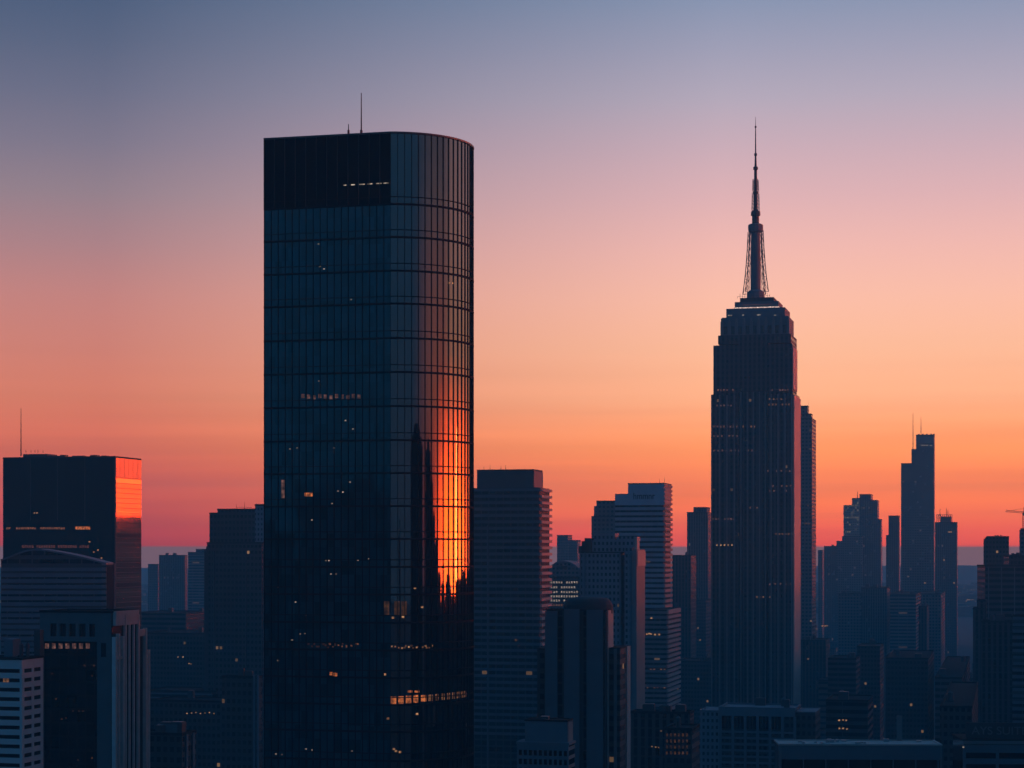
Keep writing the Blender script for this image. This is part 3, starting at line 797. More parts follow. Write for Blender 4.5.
# dark tower and blocks between the left group and the glass tower
B = generic('dark_tower', 'dark flat topped tower with rooftop rails left of the tall glass tower', 207, 262, 542, 1100, 'dark_a', depth=30, clutter=0,
            tiers=((209.5, 217.5, 512.5, 22, 3, None), (217.5, 255, 508.5, 24, 2, None), (255, 266, 504, 18, 2, 'mid_grid')), masts=((236.5, 509, 504, .18), (244.5, 509, 502, .18)))
mb = MB(); mb.tube((B.x(236.5, 6), 6, B.z(506.9, 0, 6)), (B.x(252, 6), 6, B.z(507.4, 0, 6)), .12, .12, 4); mb.build('railing', 'dark_metal', B.root)
for px in (214, 246): B.box('pier', B.x(px) - .5, B.x(px) + .5, -.4, -.003, 0, B.z(549), 'dark_stone')
B.box('ledge', B.x(206.5), B.x(262.5), -.5, -.003, B.z(550.5), B.z(548.5), 'dark_stone')
for px, a in ((205.5, 546), (207.5, 543.5)): B.box('parapet_step', B.x(px) - .8, B.x(px) + .8, 0, 8, 0, B.z(a + 3), 'dark_stone')
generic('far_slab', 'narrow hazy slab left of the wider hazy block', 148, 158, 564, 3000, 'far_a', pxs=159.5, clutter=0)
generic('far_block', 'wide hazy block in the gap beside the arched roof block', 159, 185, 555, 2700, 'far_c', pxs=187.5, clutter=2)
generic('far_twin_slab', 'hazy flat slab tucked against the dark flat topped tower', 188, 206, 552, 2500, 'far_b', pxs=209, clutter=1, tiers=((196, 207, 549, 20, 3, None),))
generic('low_office', 'low dark office roofed just behind the white side piers', 128, 186, 613, 1500, 'dark_b', depth=60)
generic('low_office', 'low dark hall with pale roof edge left of the dark tower', 140, 206, 633, 1300, 'dark_a', depth=50, lits=((183, 657), (189, 663.5), (191, 664), (178, 657)))
B = generic('low_office', 'long low roof with pale ledges below the dark tower', 146, 212, 691, 1100, 'dark_b', depth=30, clutter=1)
for py in (694, 698): B.box('ledge', B.x(146), B.x(213), -1.2, -.003, B.z(py + 1), B.z(py), 'blue_stone')
generic('low_office', 'dark low block with a row of tiny lights', 150, 240, 701, 900, 'dark_a', depth=22, lits=tuple((187 + i * 4.5, 713.5 - (i % 3) * .5) for i in range(7)) + ((226, 723.5),))
B = generic('corner_block', 'small dark block against the foot of the tall glass tower', 222, 258, 676, 800, 'dark_a', pxs=262.5, clutter=2)
for px in (254.5, 258): B.box('pier', B.x(px) - .4, B.x(px) + .5, -.5, -.003, 0, B.z(675), 'blue_stone')
B = generic('roof_block', 'lowest dark block with pale roof edge right of the white piers', 121, 182, 733, 640, 'dark_a', pxs=196, clutter=3)
B.box('skylight', B.x(157, 4), B.x(177, 4), 4, 9, B.z(733) - .5, B.z(726), 'blue_stone')
for px in (186, 192.5):
    y = B.d(px, 0); B.box('pier', .004, .5, y - .7, y + .7, 0, B.z(735), 'blue_stone')

# ------------------------------------------------------------------ middle group
def banded_tower():
    B = Bld('banded_tower', 'dark banded tower with balconies on its pink right edge', 540, 1050.0)
    r = B.root; x0 = B.x(464); dep = B.d(550.5, 0); zt = B.z(487.5)
    B.box('wall', x0, -.6, .6, dep, 0, zt - .4, 'band_glass'); B.roof(x0, -.6, .6, dep, zt - .4, h=.4)
    py = 489.5; k = 0
    while py < 740 and k < 48:
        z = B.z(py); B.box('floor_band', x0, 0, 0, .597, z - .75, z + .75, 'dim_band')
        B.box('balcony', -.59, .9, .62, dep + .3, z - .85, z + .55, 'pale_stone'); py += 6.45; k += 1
    a, b = B.x(477, 4), B.x(533.5, 4)
    B.box('penthouse', a, b, 4, B.d(542.5, b), zt - .3, B.z(469.5), 'dark_stone'); B.roof(a, b, 4, B.d(542.5, b), B.z(469.5), h=.4)
    B.box('penthouse_side', b + .16, b + .3, 4.1, B.d(542.5, b) - .1, zt, B.z(470.5), 'mid_stone')
    for px, q in ((484, 466.5), (490, 465.5), (501, 466), (505.5, 465)): B.mast(px, 469.5, q, .16, 8, 'vent_pipe')
    B.lit([(516, 640), (519, 645), (514, 702), (483, 688), (489, 560)], 'warm_dim', 1.2, 1.0, y=.5)
    B.box('corner_rib', B.x(487), B.x(488.5), -.3, -.003, 0, B.z(525), 'dim_band')


M['band_glass'] = facade('band_glass', (.03, .035, .04), glass=(.01, .013, .018), fh=3.4, bw=4, wf=.8, hf=.7, lit=.006, e=.2, seed=71)
banded_tower()

generic('far_block', 'small hazy stepped block above the lit office roof', 557, 568, 535, 2600, 'far_a', clutter=0, depth=26, tiers=((568, 577.5, 540, 20, 2, None),))
B = Bld('domed_block', 'hazy block with a rounded roof between the banded tower and gridded tower', 579, 1700.0)
x0, x1 = B.x(548), B.x(580)
pts = [(x0, 0), (x1, 0)] + [(B.x(px), B.z(py, B.x(px))) for px, py in ((580, 570), (575, 566), (569, 563), (562, 562), (556, 563.5), (551, 567))] + [(x0, B.z(571, x0))]
MB().extrude_front(pts, 0, 30).build('wall', 'far_a', B.root)
MB().extrude_front([(x, z + .02) for x, z in pts[2:]] + [(x, z + 1.2) for x, z in pts[2:]][::-1], -.6, 30.5).build('roof', 'blue_stone', B.root)
B.box('window', B.x(557), B.x(567), -.3, -.004, B.z(569), B.z(566), 'black_glass')
B = generic('lit_office', 'office with rows of small white lit windows beside the banded tower', 549, 580, 577, 1500, 'dark_a', depth=26, clutter=0)
for rr_, py in enumerate((582.3, 587.3, 592, 596.3, 600.6, 605)):
    for i in range(11):
        if B.rnd.random() < .1: continue
        B.lit([(551.5 + i * 2.55, py)], 'office_light' if rr_ < 5 else 'warm_dim', 1.2, 1.5)




def sign_tower():
    B = Bld('sign_tower', 'pale banded tower carrying dark rooftop lettering on its blank top', 664, 1250.0)
    r = B.root; x0 = B.x(615); dep = B.d(671.5, 0); zt = B.z(483); zs = B.z(494)
    xs = B.x(628)
    B.box('wall', x0, -.55, .55, dep, 0, zs - 7, 'band_glass')
    tw = B.box('top_wall', xs, 0, 0, dep - .4, B.z(505), zt - .4, 'sign_wall'); B.roof(xs, 0, 0, dep - .4, zt - .4, h=.5)
    B.box('shoulder_wall', x0, xs - .004, 0, dep - .4, B.z(505), zs, 'sign_wall'); B.roof(x0, xs - .2, 0.2, dep - .6, zs, h=.3)
    py = 508.5; k = 0
    while py < 700 and k < 44:
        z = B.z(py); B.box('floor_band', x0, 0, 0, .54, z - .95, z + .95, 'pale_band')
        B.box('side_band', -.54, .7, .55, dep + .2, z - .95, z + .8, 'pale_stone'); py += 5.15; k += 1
    for i in range(5):
        z = B.z(485.5 + i * 4.3); B.box('side_band', .004, .7, .1, dep - .2, z - .8, z + .6, 'pale_stone')
    B.mast(659.5, 483, 478.5, .12, 6); B.mast(664.5, 483, 477, .12, 9)
    cu = bpy.data.curves.new('sign_letters', 'FONT'); cu.body = 'hmmnr'; cu.size = 1; cu.extrude = .02
    to = bpy.data.objects.new('tmp_letters', cu); C.objects.link(to); bpy.context.view_layer.update()
    me = bpy.data.meshes.new_from_object(to.evaluated_get(bpy.context.evaluated_depsgraph_get())); bpy.data.objects.remove(to)
    xs_ = [v.co.x for v in me.vertices]; ys_ = [v.co.y for v in me.vertices]
    X0, X1, Z0, Z1 = B.x(633.5), B.x(655), B.z(499), B.z(492.5)
    for v in me.vertices:
        a = (v.co.x - min(xs_)) / (max(xs_) - min(xs_)); b = (v.co.y - min(ys_)) / (max(ys_) - min(ys_)); c = v.co.z
        v.co = (X0 + (X1 - X0) * a, -.12 - c * 5, Z0 + (Z1 - Z0) * b)
    me.materials.clear(); me.materials.append(M['mullion_metal']); me.name = 'sign_lettering'
    o = bpy.data.objects.new('sign_lettering', me); C.objects.link(o); o.parent = tw
    B.lit([(646, 561.5), (649, 561.8)], 'warm_dim', 1.3, .9, y=-.1)


sign_tower()
B = generic('shoulder_tower', 'dark blue slab rising behind the gridded tower and stepped beside the sign tower', 591.5, 618, 516, 1600, 'far_a', depth=24, clutter=0, tiers=((596.5, 618, 500.5, 20, 2, None),))
B.box('roof_unit', B.x(593.5), B.x(596), 2, 6, B.z(516) - 1, B.z(506), 'mid_grid')


def wing_block():
    B = Bld('banded_wing', 'lower banded block with a pink top step right of the sign tower', 667, 1180.0)
    x0 = B.x(644); dep = B.d(679.5, 0); zt = B.z(610)
    B.box('wall', x0, -.5, .5, dep, 0, zt - .4, 'band_glass'); B.roof(x0, -.5, .5, dep, zt - .4, h=.4)
    py = 612.5
    while py < 712:
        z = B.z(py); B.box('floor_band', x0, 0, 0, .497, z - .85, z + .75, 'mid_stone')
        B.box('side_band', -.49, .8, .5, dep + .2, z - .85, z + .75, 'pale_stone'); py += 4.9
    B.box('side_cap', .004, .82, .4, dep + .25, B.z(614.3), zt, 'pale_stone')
    B.lit([(643.5, 618), (651.5, 618), (647, 634), (649, 633.5), (651, 634), (655, 634.5), (659, 634.5)], 'warm_light', 1.2, .9, y=0)
    for rr_ in range(4):
        for i in range(6): 
            if (rr_ * 3 + i * 5) % 7 > 1: B.lit([(647.5 + i * 3.4, 669.5 + rr_ * 6 )], 'warm_dim', .9, .8, y=.45)


wing_block()


def grid_tower():
    B = Bld('gridded_tower', 'gridded tower with a plain slab edge in front of the sign tower', 637, 900.0)
    r = B.root; x0 = B.x(580); zt = B.z(553); dep = B.d(645, 0)
    B.box('wall', x0, B.x(619), 0, 16, 0, zt, 'mid_grid'); B.roof(x0, B.x(619), 0, 16, zt, h=.5)
    B.box('recess_wall', B.x(619), B.x(624.5), 1.8, 16, 0, zt - 1, 'dark_a')
    B.box('wall', B.x(624.5), B.x(632.5), 0, 15, 0, B.z(548), 'mid_grid')
    a = B.box('edge_slab', B.x(632.5) + .01, 0, -.8, dep, 0, B.z(549.5), 'mid_stone')
    B.box('sunlit_edge_panel', .004, .3, .3, dep - .2, B.z(566), B.z(550.5), 'pale_stone')  # paler panel standing in for the sunlit tip of the edge
    ua = (B.x(590, 3), B.x(634, 3)); B.box('upper_wall', ua[0], ua[1], 3, 14, zt + .6, B.z(540), 'mid_grid')
    B.box('upper_wall', B.x(594, 4), B.x(615, 4), 4, 13, B.z(540) - .5, B.z(533), 'mid_grid'); B.box('upper_wall', B.x(617, 4), B.x(636.5, 4), 4.2, 13, B.z(540) - .5, B.z(536.5), 'mid_grid')
    B.box('stair_tower', B.x(634.5, 3), B.x(637, 3), 3.1, 9, B.z(549.5), B.z(537), 'pale_stone')
    for px, py in ((582, 546), (585, 541), (588, 538)): B.box('parapet_step', B.x(px, 2) - 1.6, B.x(px, 2) + 1.6, 2, 7, zt, B.z(py), 'dark_stone')
    for px in (580.5, 585, 620, 631): B.box('pier', B.x(px) - .35, B.x(px) + .35, -.4, -.003 if px != 620 else 1.7, 0, zt + .2, 'blue_stone')


grid_tower()


def round_top_tower():
    B = Bld('round_top_tower', 'dark foreground tower of blank vertical shafts under a low drum', 606.5, 640.0)
    r = B.root; x0 = B.x(545); dep = B.d(612.5, 0); zt = B.z(611); m = B.m
    B.box('core_wall', x0 + .3, -.3, .9, dep, 0, zt, 'dark_c'); B.roof(x0 + .3, -.3, .9, dep, zt, h=.4)
    for a, b, py in ((545, 557, 611.5), (564, 579, 609.5), (586.5, 603, 610)):
        B.box('shaft', B.x(a), B.x(b), 0, .895, 0, B.z(py), 'blue_stone')
    B.box('corner_shaft', B.x(603.5), -.01, .2, 1.6, 0, B.z(612), 'dark_c')
    B.box('side_shaft', -.295, .3, 1.61, dep, 0, B.z(610.5), 'pale_stone')
    cx = (B.x(560) + B.x(600)) / 2 + 1.2; rad = B.m(25.5); cyy = dep * .5 + 2
    mb = MB(); mb.lathe(cx, cyy, [(rad, zt - 1), (rad, B.z(605.5)), (rad * .93, B.z(602)), (rad * .78, B.z(599)), (rad * .5, B.z(597.6)), (rad * .1, B.z(597.3))], 20, sy=.42)
    mb.build('roof_drum', 'dark_stone', r)
    d2 = B.d(629.5, B.x(616)) 
    zw = B.z(649)
    xw = B.x(618.5)
    B.box('low_wing', -.28, xw, dep * .25, B.d(629.5, xw), 0, zw, 'dark_a'); B.roof(-.28, xw, dep * .25, B.d(629.5, xw), zw, h=.3)
    B.box('wing_pier', B.x(612.5), B.x(615.5), dep * .25 - .5, dep * .25 - .003, 0, zw, 'mid_stone')
    B.box('wing_pier', xw + .004, xw + .4, B.d(626, xw), B.d(629.3, xw), 0, zw + .2, 'pale_stone')
    B.box('low_wing', B.x(535), x0 + .29, 3, dep, 0, B.z(650.5), 'dark_a'); B.roof(B.x(535), x0 + .29, 3, dep, B.z(650.5), h=.3)


round_top_tower()


def stone_stub():
    B = Bld('stepped_stone_block', 'small pale stepped stone block low in the middle foreground', 568, 480.0)
    r = B.root; m = B.m; dep = B.d(574.5, 0)
    xa, xb = B.x(517), 0.4
    za, zt = B.z(743), B.z(722)
    B.box('core_wall', xa + .4, 0, .4, dep, 0, za - .1, 'black_glass')
    B.box('upper_wall', B.x(525, .8), -.4, .8, dep - .5, za - .1, zt, 'blue_stone'); B.roof(B.x(525, .8), -.4, .8, dep - .5, zt, h=.35)
    B.box('side_cap', -.395, -.2, 1.2, dep - .9, za, zt - .3, 'mid_stone')
    B.box('cornice', xa - .2, .3, -.2, dep + .1, za - .1 - m(2), za + .05, 'blue_stone')
    pz = za - m(4)
    for k in range(4):
        B.box('floor_band', xa, .1, 0, .395, pz - m(4), pz - m(.5) if k else za - m(2.1), 'blue_stone'); B.box('side_band', -.2, .12, .4, dep, pz - m(4), pz - m(.6), 'mid_stone')
        pz -= m(9)
    for px in range(517, 570, 5):
        B.box('pier', B.x(px), B.x(px + 1.6), -.08, .394, 0, za - m(2.2), 'blue_stone')
    for px in (533, 545, 556, 560): B.mast(px, 722, 719.5, .12, 3, 'vent_pipe')
    B.box('roof_unit', B.x(540, 3), B.x(548, 3), 3, 5, zt, B.z(718), 'mid_metal')


stone_stub()
generic('low_office', 'dark low block with rows of dim windows right of the blank shafts', 631, 690, 712, 760, 'dark_c', pxs=694, clutter=4,
        lits=((652, 746.5), (655.5, 747), (658.5, 747.5), (661, 731)))
B = generic('low_office', 'dim office showing a small grid of faint windows near the stone skyscraper', 664, 692, 728, 700, 'dark_a', depth=18, clutter=1)
for rr_ in range(4):
    for i in range(6): B.lit([(667 + i * 4, 735 + rr_ * 6)], 'amber_dim', .7, 1.1)
generic('dark_slab', 'plain dark slab in the gap between sign tower and hazy tower', 672, 691, 555, 1750, 'dark_c', depth=30, clutter=1)
generic('hazy_tower', 'hazy blue tower standing just left of the stone skyscraper', 687, 708, 512, 2100, 'far_c', pxs=711.5, depth=34, clutter=0, tiers=((693.5, 707, 507, 22, 4, None),))
generic('low_office', 'low block left of the foot of the stone skyscraper', 676, 712, 661, 1500, 'dark_a', depth=40, lits=((698, 628), (700, 640)))
B = generic('low_office', 'dim office with two bright windows beside the pink stepped wing', 680, 706, 600, 1900, 'dark_a', depth=40, lits=((682.5, 636), (684.5, 636)))
B.lit([(682.5, 636.5), (684.3, 636), (681.7, 641), (685, 641), (687.5, 641)], 'white_light', 1.5, 1.2)

# ------------------------------------------------------------------ foot of the spire tower
def ornate_block():
    B = Bld('ornate_block', 'old block with five tall openings under its parapet below the stone skyscraper', 795, 840.0)
    r = B.root; zt = B.z(709); x0 = B.x(719); dep = 24; m = B.m
    B.box('core_wall', x0, 0, 1.0, dep, 0, zt - .6, 'dark_a'); B.roof(x0, 0, .2, dep, zt - .6, 'blue_stone', h=1.0)
    B.box('parapet_wall', x0, 0, 0, .99, B.z(717), zt - .6, 'blue_stone')
    for i in range(7):
        a = B.x(719 + i * 12.4); B.box('pier', a, a + m(2.6), -.1, .99, 0, B.z(717) - .003, 'blue_stone')
    for i in range(5):
        a = B.x(721.8 + i * 12.4); b = a + m(9.4)
        B.box('window', a, b, .5, .95, B.z(730), B.z(717.3), 'black_glass')
        for q in (.33, .66): B.box('window_bar', a + (b - a) * q - .12, a + (b - a) * q + .12, .35, .49, B.z(730), B.z(717.3), 'dark_stone')
    for k in range(7):
        z = B.z(733 + k * 6.2); B.box('floor_band', x0, 0, .1, .98, z - m(1.3), z + m(.8), 'blue_stone')
    wl = B.x(699)
    B.box('side_wing', wl, x0 - .01, 2, dep, 0, B.z(713.5), 'mid_grid'); B.roof(wl, x0 - .3, 2, dep, B.z(713.5), 'blue_stone', h=.5)
    wr = B.x(815)
    B.box('side_wing', .01, wr, 2, dep, 0, B.z(713), 'dark_a'); B.roof(.3, wr, 2, dep, B.z(713), 'blue_stone', h=.5)
    B.mast(705, 712, 702, .15, 8); B.clutter((x0, 0, 3, dep, zt), 3)


ornate_block()


def front_roof():
    B = Bld('flat_roof_block', 'wide block in the bottom foreground with pale roof edge and big dark bays', 942, 640.0, rot=-2.0)
    r = B.root; x0 = B.x(779); m = B.m; dep = 15; zt = B.z(744.5)
    B.box('wall', x0, 0, .5, dep, 0, zt - .5, 'black_glass')
    B.box('fascia', x0, 0, 0, .495, B.z(760), zt - .5, 'blue_stone')
    B.roof(x0, 0, 0, dep, zt - .5, 'pale_stone', h=.55, t=.6)
    for i in range(9):
        a = x0 + m(2) + i * m(22.4); w = .35
        if a < -1: B.box('mullion', a - w / 2, a + w / 2, .2, .494, 0, B.z(760) - .003, 'blue_stone')
    B.box('corner_post', x0 - .05, x0 + m(2.6), -.06, .496, 0, B.z(746), 'mid_stone'); B.box('corner_post', -m(2.0), .05, -.06, .496, 0, B.z(746), 'mid_stone')
    z = B.z(760)
    for k in range(1, 5): B.box('floor_band', x0, 0, .1, .493, z - k * 8 - 1, z - k * 8, 'blue_stone')
    rd_ = random.Random(4)
    for i in range(16):
        a = x0 + 3 + rd_.random() * (-x0 - 6); y = rd_.uniform(2, dep - 3); w = rd_.uniform(.6, 1.8)
        B.box('roof_unit', a, a + w, y, y + rd_.uniform(.6, 1.5), zt - .25, zt + rd_.uniform(.1, .7), 'pale_metal')
    B.box('chimney', B.x(897, 14.2), B.x(902, 14.2), 14.2, 14.9, zt - .2, B.z(719.5), 'mid_stone')


front_roof()


def lettered_block():
    B = Bld('lettered_block', 'block in the lower right corner with strip windows and faint rooftop letters', 1040, 600.0, rot=-3.0)
    r = B.root; x0 = B.x(963); m = B.m; zt = B.z(740); dep = 20
    B.box('wall', x0 + .3, 0, .5, dep, 0, zt - .3, 'black_glass')
    for a, b in ((740, 744.3), (745, 753), (759, 764.5), (772, 778), (785, 791), (798, 804)):
        B.box('floor_band', x0, 0, 0 if a > 744 else -.25, .495, B.z(b), B.z(a) - (.0 if a > 740 else .3), 'mid_stone' if a == 740 else 'blue_stone')
    for px in (963, 996, 1028):
        a = B.x(px); B.box('pier', a, a + m(3), -.12, .49, 0, B.z(745.2), 'blue_stone')
    B.roof(x0, 0, 0, dep, zt - .3, h=.35)
    sb = B.box('sign_board', B.x(966, 4), B.x(1032, 4), 4, 4.6, zt, B.z(724), 'dark_stone')
    cu = bpy.data.curves.new('roof_letters', 'FONT'); cu.body = 'AYS SUITE'; cu.size = 1; cu.extrude = .02
    to = bpy.data.objects.new('tmp_letters', cu); C.objects.link(to); bpy.context.view_layer.update()
    me = bpy.data.meshes.new_from_object(to.evaluated_get(bpy.context.evaluated_depsgraph_get())); bpy.data.objects.remove(to)
    xs_ = [v.co.x for v in me.vertices]; ys_ = [v.co.y for v in me.vertices]
    X0, X1, Z0, Z1 = B.x(971.5, 4), B.x(1027, 4), B.z(736), B.z(728)
    for v in me.vertices:
        a = (v.co.x - min(xs_)) / (max(xs_) - min(xs_)); b = (v.co.y - min(ys_)) / (max(ys_) - min(ys_)); c = v.co.z
        v.co = (X0 + (X1 - X0) * a, 3.9 - c * 3, Z0 + (Z1 - Z0) * b)
    me.materials.clear(); me.materials.append(M['mid_stone'])
    o = bpy.data.objects.new('sign_lettering', me); C.objects.link(o); o.parent = sb
    B.lit([(963.5, 747)], 'white_light', .5, .5, y=-.15)


lettered_block()

# ------------------------------------------------------------------ right group
B = generic('slim_tower', 'slim dark tower half hidden behind the stone skyscraper', 793, 812, 418, 1900, 'far_a', pxs=816, depth=26, clutter=0, tiers=((796, 807.5, 405.5, 14, 4, None), (800, 811, 413.5, 16, 3, None)))
B.mast(808.5, 413, 400, .12, 6)
B.lit([(808, 505.5), (813, 505.5), (806, 523.5), (809, 523.5), (812, 535)], 'warm_dim', 1.5, 1.2)
generic('far_slab', 'tiny hazy sliver between slim tower and stepped far tower', 818, 822.5, 550, 3300, 'far_a', depth=30, clutter=0, group=None)
generic('far_block', 'low hazy block left of the stepped far tower', 824, 840, 546, 3100, 'far_c', depth=40, clutter=2)
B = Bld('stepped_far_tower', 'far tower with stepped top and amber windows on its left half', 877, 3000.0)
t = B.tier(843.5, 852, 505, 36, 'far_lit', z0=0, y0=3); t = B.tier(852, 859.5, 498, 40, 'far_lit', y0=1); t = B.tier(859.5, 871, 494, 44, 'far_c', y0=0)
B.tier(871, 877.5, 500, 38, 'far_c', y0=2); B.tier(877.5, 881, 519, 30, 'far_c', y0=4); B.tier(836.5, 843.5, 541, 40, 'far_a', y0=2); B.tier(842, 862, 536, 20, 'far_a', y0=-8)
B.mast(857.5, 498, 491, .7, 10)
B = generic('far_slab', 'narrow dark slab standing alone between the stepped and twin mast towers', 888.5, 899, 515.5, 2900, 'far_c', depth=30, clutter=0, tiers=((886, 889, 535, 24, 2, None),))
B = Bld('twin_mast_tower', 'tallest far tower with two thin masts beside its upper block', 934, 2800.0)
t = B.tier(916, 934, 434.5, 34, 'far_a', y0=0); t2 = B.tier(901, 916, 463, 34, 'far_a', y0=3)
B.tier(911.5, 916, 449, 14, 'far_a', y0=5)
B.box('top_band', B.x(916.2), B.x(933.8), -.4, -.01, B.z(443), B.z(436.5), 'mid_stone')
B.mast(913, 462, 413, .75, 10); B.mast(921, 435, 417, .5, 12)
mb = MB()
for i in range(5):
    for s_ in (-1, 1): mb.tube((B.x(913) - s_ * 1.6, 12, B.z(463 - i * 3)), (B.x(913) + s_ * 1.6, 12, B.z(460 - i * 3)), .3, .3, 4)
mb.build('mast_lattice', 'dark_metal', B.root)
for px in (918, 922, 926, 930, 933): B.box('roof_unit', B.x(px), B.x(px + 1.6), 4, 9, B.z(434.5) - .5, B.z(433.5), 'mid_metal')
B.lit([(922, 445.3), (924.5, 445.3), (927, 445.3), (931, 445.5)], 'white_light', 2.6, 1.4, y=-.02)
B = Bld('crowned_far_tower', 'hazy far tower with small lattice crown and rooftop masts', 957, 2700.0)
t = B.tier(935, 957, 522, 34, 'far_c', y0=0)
za = B.z(522); zb = B.z(514.5)
mb = MB(); xa, xb = B.x(936.5), B.x(952)
for i in range(9):
    a = xa + (xb - xa) * i / 8; mb.tube((a, 6, za - 1), (a, 6, zb), .35, .35, 4)
    if i < 8:
        b = xa + (xb - xa) * (i + 1) / 8; mb.tube((a, 6, za), (b, 6, zb), .25, .25, 4); mb.tube((b, 6, za), (a, 6, zb), .25, .25, 4)
mb.tube((xa, 6, zb), (xb, 6, zb), .4, .4, 4); mb.tube((xa, 6, (za + zb) / 2), (xb, 6, (za + zb) / 2), .3, .3, 4)
mb.build('lattice_crown', 'mid_metal', B.root)
B.box('penthouse', B.x(940), B.x(951), 8, 20, za - .5, B.z(516.5), 'mid_stone')
for px, py in ((940, 508.5), (946.5, 508), (948, 509.5)): B.mast(px, 516, py, .6, 8)
B.lit([(949, 532), (951, 532), (944, 560), (954, 583), (925, 583)], 'warm_light', 2.2, 1.6)

B = Bld('dark_shoulder_tower', 'dark flat tower with chamfered corner left of the crane', 1009, 1400.0)
x0 = B.x(983.5); dep = 30; zt = B.z(536.5)
MB().extrude_front([(x0, 0), (0, 0), (0, zt), (B.x(986.5), zt), (x0, B.z(539.5))], 0, dep).build('wall', 'dark_a', B.root)
B.roof(B.x(986.5), 0, 0.2, dep, zt, h=.3)
for px in (994.5, 997, 1000): B.box('roof_unit', B.x(px), B.x(px + 1.7), 6, 9, zt, B.z(535), 'dark_metal')
B = Bld('ribbed_block', 'broad dark block with thin vertical ribs at the right edge', 1060, 1250.0, rot=-4.0)
t = B.tier(985, 1060, 565, 30, 'dark_b'); zt = B.z(567)
for px in (988.5, 1001.5, 1014.5, 1027, 1040): B.box('rib', B.x(px) - .3, B.x(px) + .3, -.5, -.003, 0, zt, 'blue_stone')
B.tier(1009, 1060, 555.5, 20, 'dark_a', z0=t[4] - .5, y0=5)
for i in range(5): B.box('roof_unit', B.x(1010 + i * 2.4, 5), B.x(1012 + i * 2.4, 5), 5.2, 9, B.z(556), B.z(554.5 - (i % 2) - i * .3), 'dark_stone')
generic('stepped_wing', 'low dark wing stepping down left of the ribbed block', 973, 984, 608, 1200, 'dark_c', depth=30, clutter=0, tiers=((977, 986, 600, 22, 2, None),))
generic('dark_slab', 'plain dark block below the ribbed block', 981, 1014, 621, 1050, 'dark_c', depth=20, clutter=2)
B = generic('banded_slab', 'teal banded slab cut by the right picture edge', 1012, 1050, 616, 900, 'dark_b', depth=20, clutter=1)
for k in range(22): B.box('floor_band', B.x(1012.5), B.x(1049), -.4, -.003, B.z(620 + k * 6.5), B.z(617 + k * 6.5), 'blue_stone')

# the building under construction and its tower crane
B = generic('core_tower', 'unfinished concrete core under the crane at the right edge', 1019.5, 1042, 530, 1600, 'far_a', depth=20, clutter=0)
B.box('scaffold_top', B.x(1020.5), B.x(1040), 1, 16, B.z(530.5), B.z(528), 'dark_stone')


def crane():
    root = bpy.data.objects.new('tower_crane', None); C.objects.link(root); Y = 1610.0
    bx = (1024 - CX) / F * Y; zb = CAMZ + (HY - 528.5) / F * Y; zz = lambda py: CAMZ + (HY - py) / F * Y - zb
    root.location = (bx, Y, zb); tag(root, 'thin tower crane with long jib on the unfinished core', 'crane')
    s = .9
    def lattice(p, q, w, n, name):
        from mathutils import Vector
        p, q = Vector(p), Vector(q); d = (q - p); up = Vector((0, 0, 1)) if abs(d.normalized().z) < .8 else Vector((1, 0, 0)); sd_ = d.cross(up).normalized() * w; up2 = sd_.cross(d).normalized() * w
        cs = [sd_ + up2, sd_ - up2, -sd_ - up2, -sd_ + up2]; mb = MB()
        for c_ in cs: mb.tube(p + c_, q + c_, .16, .16, 4)
        for i in range(n):
            a, b = p + d * (i / n), p + d * ((i + 1) / n)
            for j in range(4): mb.tube(a + cs[j], b + cs[(j + 1) % 4], .09, .09, 4)
        mb.build(name, 'dark_metal', root)
    zj = zz(512.5)
    lattice((0, 0, -1), (0, 0, zj), .9, 9, 'mast')
    lattice((0, 0, zj), ((1005.5 - 1024) / F * Y, -1, zz(511)), .6, 10, 'jib')
    lattice((0, 0, zj), (7, 0, zj), .6, 4, 'counter_jib')
    mb = MB(); mb.tube((0, 0, zj), (0, 0, zz(507)), .4, .25, 5); mb.build('apex', 'dark_metal', root)
    mb = MB(); mb.tube((0, 0, zz(508.5)), ((1010 - 1024) / F * Y, -.6, zz(510.5)), .12, .12, 4); mb.tube((0, 0, zz(508.5)), (6.5, 0, zj + .5), .12, .12, 4); mb.build('tie_rope', 'dark_metal', root)
    mb = MB(); mb.box(-1.2, 1.2, -1.6, -.9, zj - 2.4, zj - .3); mb.build('cab', 'mid_metal', root)
    mb = MB(); mb.box(5, 7, -.7, .7, zj - 2.2, zj - .7); mb.build('counterweight', 'dark_stone', root)


crane()

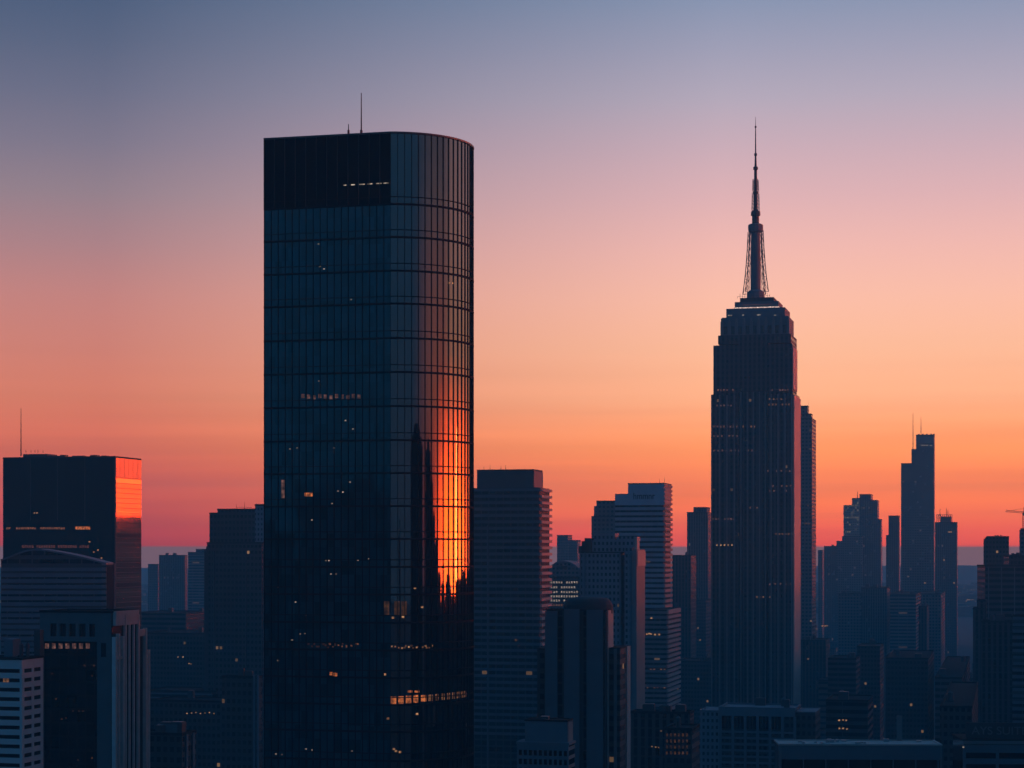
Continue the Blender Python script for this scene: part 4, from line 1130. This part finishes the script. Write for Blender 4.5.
# the dark mid blocks low on the right
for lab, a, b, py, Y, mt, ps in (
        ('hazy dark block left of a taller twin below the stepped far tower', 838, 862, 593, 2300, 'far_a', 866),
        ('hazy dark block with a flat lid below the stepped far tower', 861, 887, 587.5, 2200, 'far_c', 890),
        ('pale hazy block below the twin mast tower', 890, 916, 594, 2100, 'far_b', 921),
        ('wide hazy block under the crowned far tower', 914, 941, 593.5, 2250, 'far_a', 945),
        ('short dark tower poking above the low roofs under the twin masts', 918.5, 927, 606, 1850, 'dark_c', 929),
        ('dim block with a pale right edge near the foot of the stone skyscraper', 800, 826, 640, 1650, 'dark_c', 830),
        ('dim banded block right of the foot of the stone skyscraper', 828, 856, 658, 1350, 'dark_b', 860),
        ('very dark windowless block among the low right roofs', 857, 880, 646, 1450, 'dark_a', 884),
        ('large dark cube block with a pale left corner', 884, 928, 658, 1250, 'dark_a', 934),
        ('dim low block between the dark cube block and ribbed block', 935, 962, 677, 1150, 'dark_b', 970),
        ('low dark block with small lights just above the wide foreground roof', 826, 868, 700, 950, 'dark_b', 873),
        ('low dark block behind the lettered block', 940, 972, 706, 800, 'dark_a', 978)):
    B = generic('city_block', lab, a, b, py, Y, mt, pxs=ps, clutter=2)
    if 'pale left corner' in lab: B.box('corner_pier', B.x(a) - .1, B.x(a) + 1.0, -.5, -.003, 0, B.z(py), 'mid_stone')
    if 'small lights' in lab:
        for px, p in ((839, 720.3), (843, 720), (846, 720.3), (839.5, 728.5), (843, 728.3), (847, 728.8)): B.lit([(px, p)], 'warm_light', .9, .7)
    if 'foot of the stone skyscraper' in lab and 'pale right' in lab: B.lit([(808, 659), (811, 621), (825, 626), (822.5, 626), (827, 625.7)], 'warm_light', 1.3, 1.0)

# ------------------------------------------------------------------ the low city fading into the haze
rd = random.Random(77)
gx, gy = cos(R(-14)), sin(R(-14))
protos = []
for kx, (mt, w, d_, h) in enumerate((('low_a', 42, 30, 26), ('low_b', 55, 34, 20), ('low_c', 30, 30, 38), ('low_a', 26, 26, 55), ('low_c', 60, 40, 16), ('low_b', 34, 28, 46))):
    e = bpy.data.objects.new('low_city_block', None); C.objects.link(e); e.empty_display_size = 3
    MB().box(-w / 2, w / 2, -d_ / 2, d_ / 2, 0, h).build('wall', mt, e)
    mb = MB(); t = .5
    mb.box(-w / 2 - .2, w / 2 + .2, -d_ / 2 - .2, -d_ / 2 + t, h + .003, h + 1); mb.box(-w / 2 - .2, w / 2 + .2, d_ / 2 - t, d_ / 2 + .2, h + .003, h + 1)
    mb.box(-w / 2 - .2, -w / 2 + t, -d_ / 2 + t, d_ / 2 - t, h + .003, h + 1); mb.box(w / 2 - t, w / 2 + .2, -d_ / 2 + t, d_ / 2 - t, h + .003, h + 1); mb.box(-w / 2 + t, w / 2 - t, -d_ / 2 + t, d_ / 2 - t, h + .003, h + .3)
    mb.build('roof', 'roof_felt', e)
    mb = MB().box(-w * .2, w * .1, -d_ * .2, d_ * .15, h + .3, h + 4.2); mb.box(-w * .2 + .3, w * .1 - .3, -d_ * .2 + .3, d_ * .15 - .3, h + 4.2, h + 4.6); mb.build('roof_unit', 'dark_stone', e)
    protos.append(e)
used = set(); placed = 0
big = [o for o in C.objects if o.type == 'EMPTY' and o.get('category')]
bigpos = [(o.location.x, o.location.y) for o in big]
rows = []
for j in range(0, 80):
    for i in range(-40, 41):
        u, v = i * 92.0 + (j % 3) * 11, 1350 + j * 74.0
        X, Y = u * gx - (v - 1350) * gy * 1 + 0, v * gx + u * gy
        if not (1420 < Y < 5600): continue
        if abs(X) > Y * .285 + 60: continue
        rows.append((Y, X))
rows.sort()
near_ok = []
for Y, X in rows:
    if any(abs(bx - X) < 75 and -30 < by - Y < 70 or (abs(bx - X) < 60 and abs(by - Y) < 80) for bx, by in bigpos): continue
    if rd.random() < (.12 if Y < 3000 else .42): continue
    near_ok.append((X, Y))
for X, Y in near_ok[:280]:
    k = rd.choice((0, 1, 2, 2, 3, 4, 5)); o = protos[k]
    if k in used: o = copy_tree(o)
    used.add(k)
    o.location = (X + rd.uniform(-8, 8), Y + rd.uniform(-8, 8), 0); o.rotation_euler = (0, 0, R(-14 + rd.choice((0, 90)))); o.scale = (rd.uniform(.8, 1.15), rd.uniform(.8, 1.15), rd.uniform(.7, 1.25))
    tag(o, 'small low city block fading into the evening haze', 'building', 'low city blocks in the haze')
# beyond that the city reads as one mass
mb = MB()
for _ in range(3200):
    Y = rd.uniform(4700, 7300); X = rd.uniform(-.33, .33) * Y; w, d_, h = rd.uniform(20, 60), rd.uniform(20, 50), rd.choice((10, 14, 18, 24, 30, 45))
    mb.box(X - w / 2, X + w / 2, Y, Y + d_, 0, h)
far = mb.build('far_city', 'low_a'); tag(far, 'far low city melting into the haze below the hills', kind='stuff')

# ------------------------------------------------------------------ towers out of the frame, mirrored in the glass or added for shade
def mirrored(X, Y, w, d_, h, mt, steps=(), mast=0, lab=None):
    B = Bld('unseen_tower', lab or 'tower outside the picture mirrored in the glass or added to shade the city', CX, 1.0, 'towers mirrored in the glass')
    B.root.location = (X, Y, 0)
    B.box('wall', -w / 2, w / 2, -d_ / 2, d_ / 2, 0, h, mt); z = h
    B.roof(-w / 2, w / 2, -d_ / 2, d_ / 2, z, h=.8)
    for fw, dh in steps:
        B.box('upper_wall', -w / 2 * fw, w / 2 * fw, -d_ / 2 * fw, d_ / 2 * fw, z, z + dh, mt); z += dh
    if mast: MB().tube((0, 0, z), (0, 0, z + mast), .5, .2, 6).build('antenna', 'dark_metal', B.root)
    return B


TX, TY = -24.0, 505.0                              # the rounded corner of the glass tower
for az, D, w, h, st, ms in ((145.5, 260, 66, 196, ((.8, 5), (.5, 4)), 5), (127.5, 300, 36, 197, ((.5, 5),), 6), (122, 400, 30, 188, ((.6, 3),), 0), (118, 405, 30, 174, ((.5, 3),), 0),
                            (113.5, 405, 36, 160, ((.6, 3),), 0), (108.5, 415, 38, 146, ((.5, 2),), 0), (171, 400, 14, 164, ((.5, 8),), 12)):
    mirrored(TX + D * sin(R(az)), TY + D * cos(R(az)), w, w * .8, h, 'mullion_metal', st, ms)  # near-black cladding keeps their sunny sides dark, as silhouettes in the reflection
rs = random.Random(12)
for k in range(34):
    Y = 430 + k * 62; X = .29 * Y + 150 + rs.uniform(0, 330) * (Y > 900) + rs.uniform(0, 60)
    mirrored(X, Y, rs.uniform(55, 85), 60, (rs.uniform(134, 144) if Y < 900 else rs.uniform(130, 141) if Y < 1320 else rs.uniform(122, 132)), rs.choice(('dark_a', 'dark_b', 'dark_c')), ((.6, rs.uniform(3, 7)),), 0)  # unseen row added to shade the lower city from the low sun
mirrored(760, 2360, 210, 60, 200, 'dark_c', ((.7, 3),), 0)
for X, Y, w, h, st in ((-520, -250, 64, 196, ((.75, 5), (.4, 4))), (-600, -230, 50, 178, ()), (-470, -420, 80, 168, ((.7, 6),)), (-420, -140, 46, 120, ()), (-640, -420, 90, 150, ()), (-330, -330, 70, 110, ())):
    mirrored(X, Y, w, w * .8, h, 'dark_a', st)
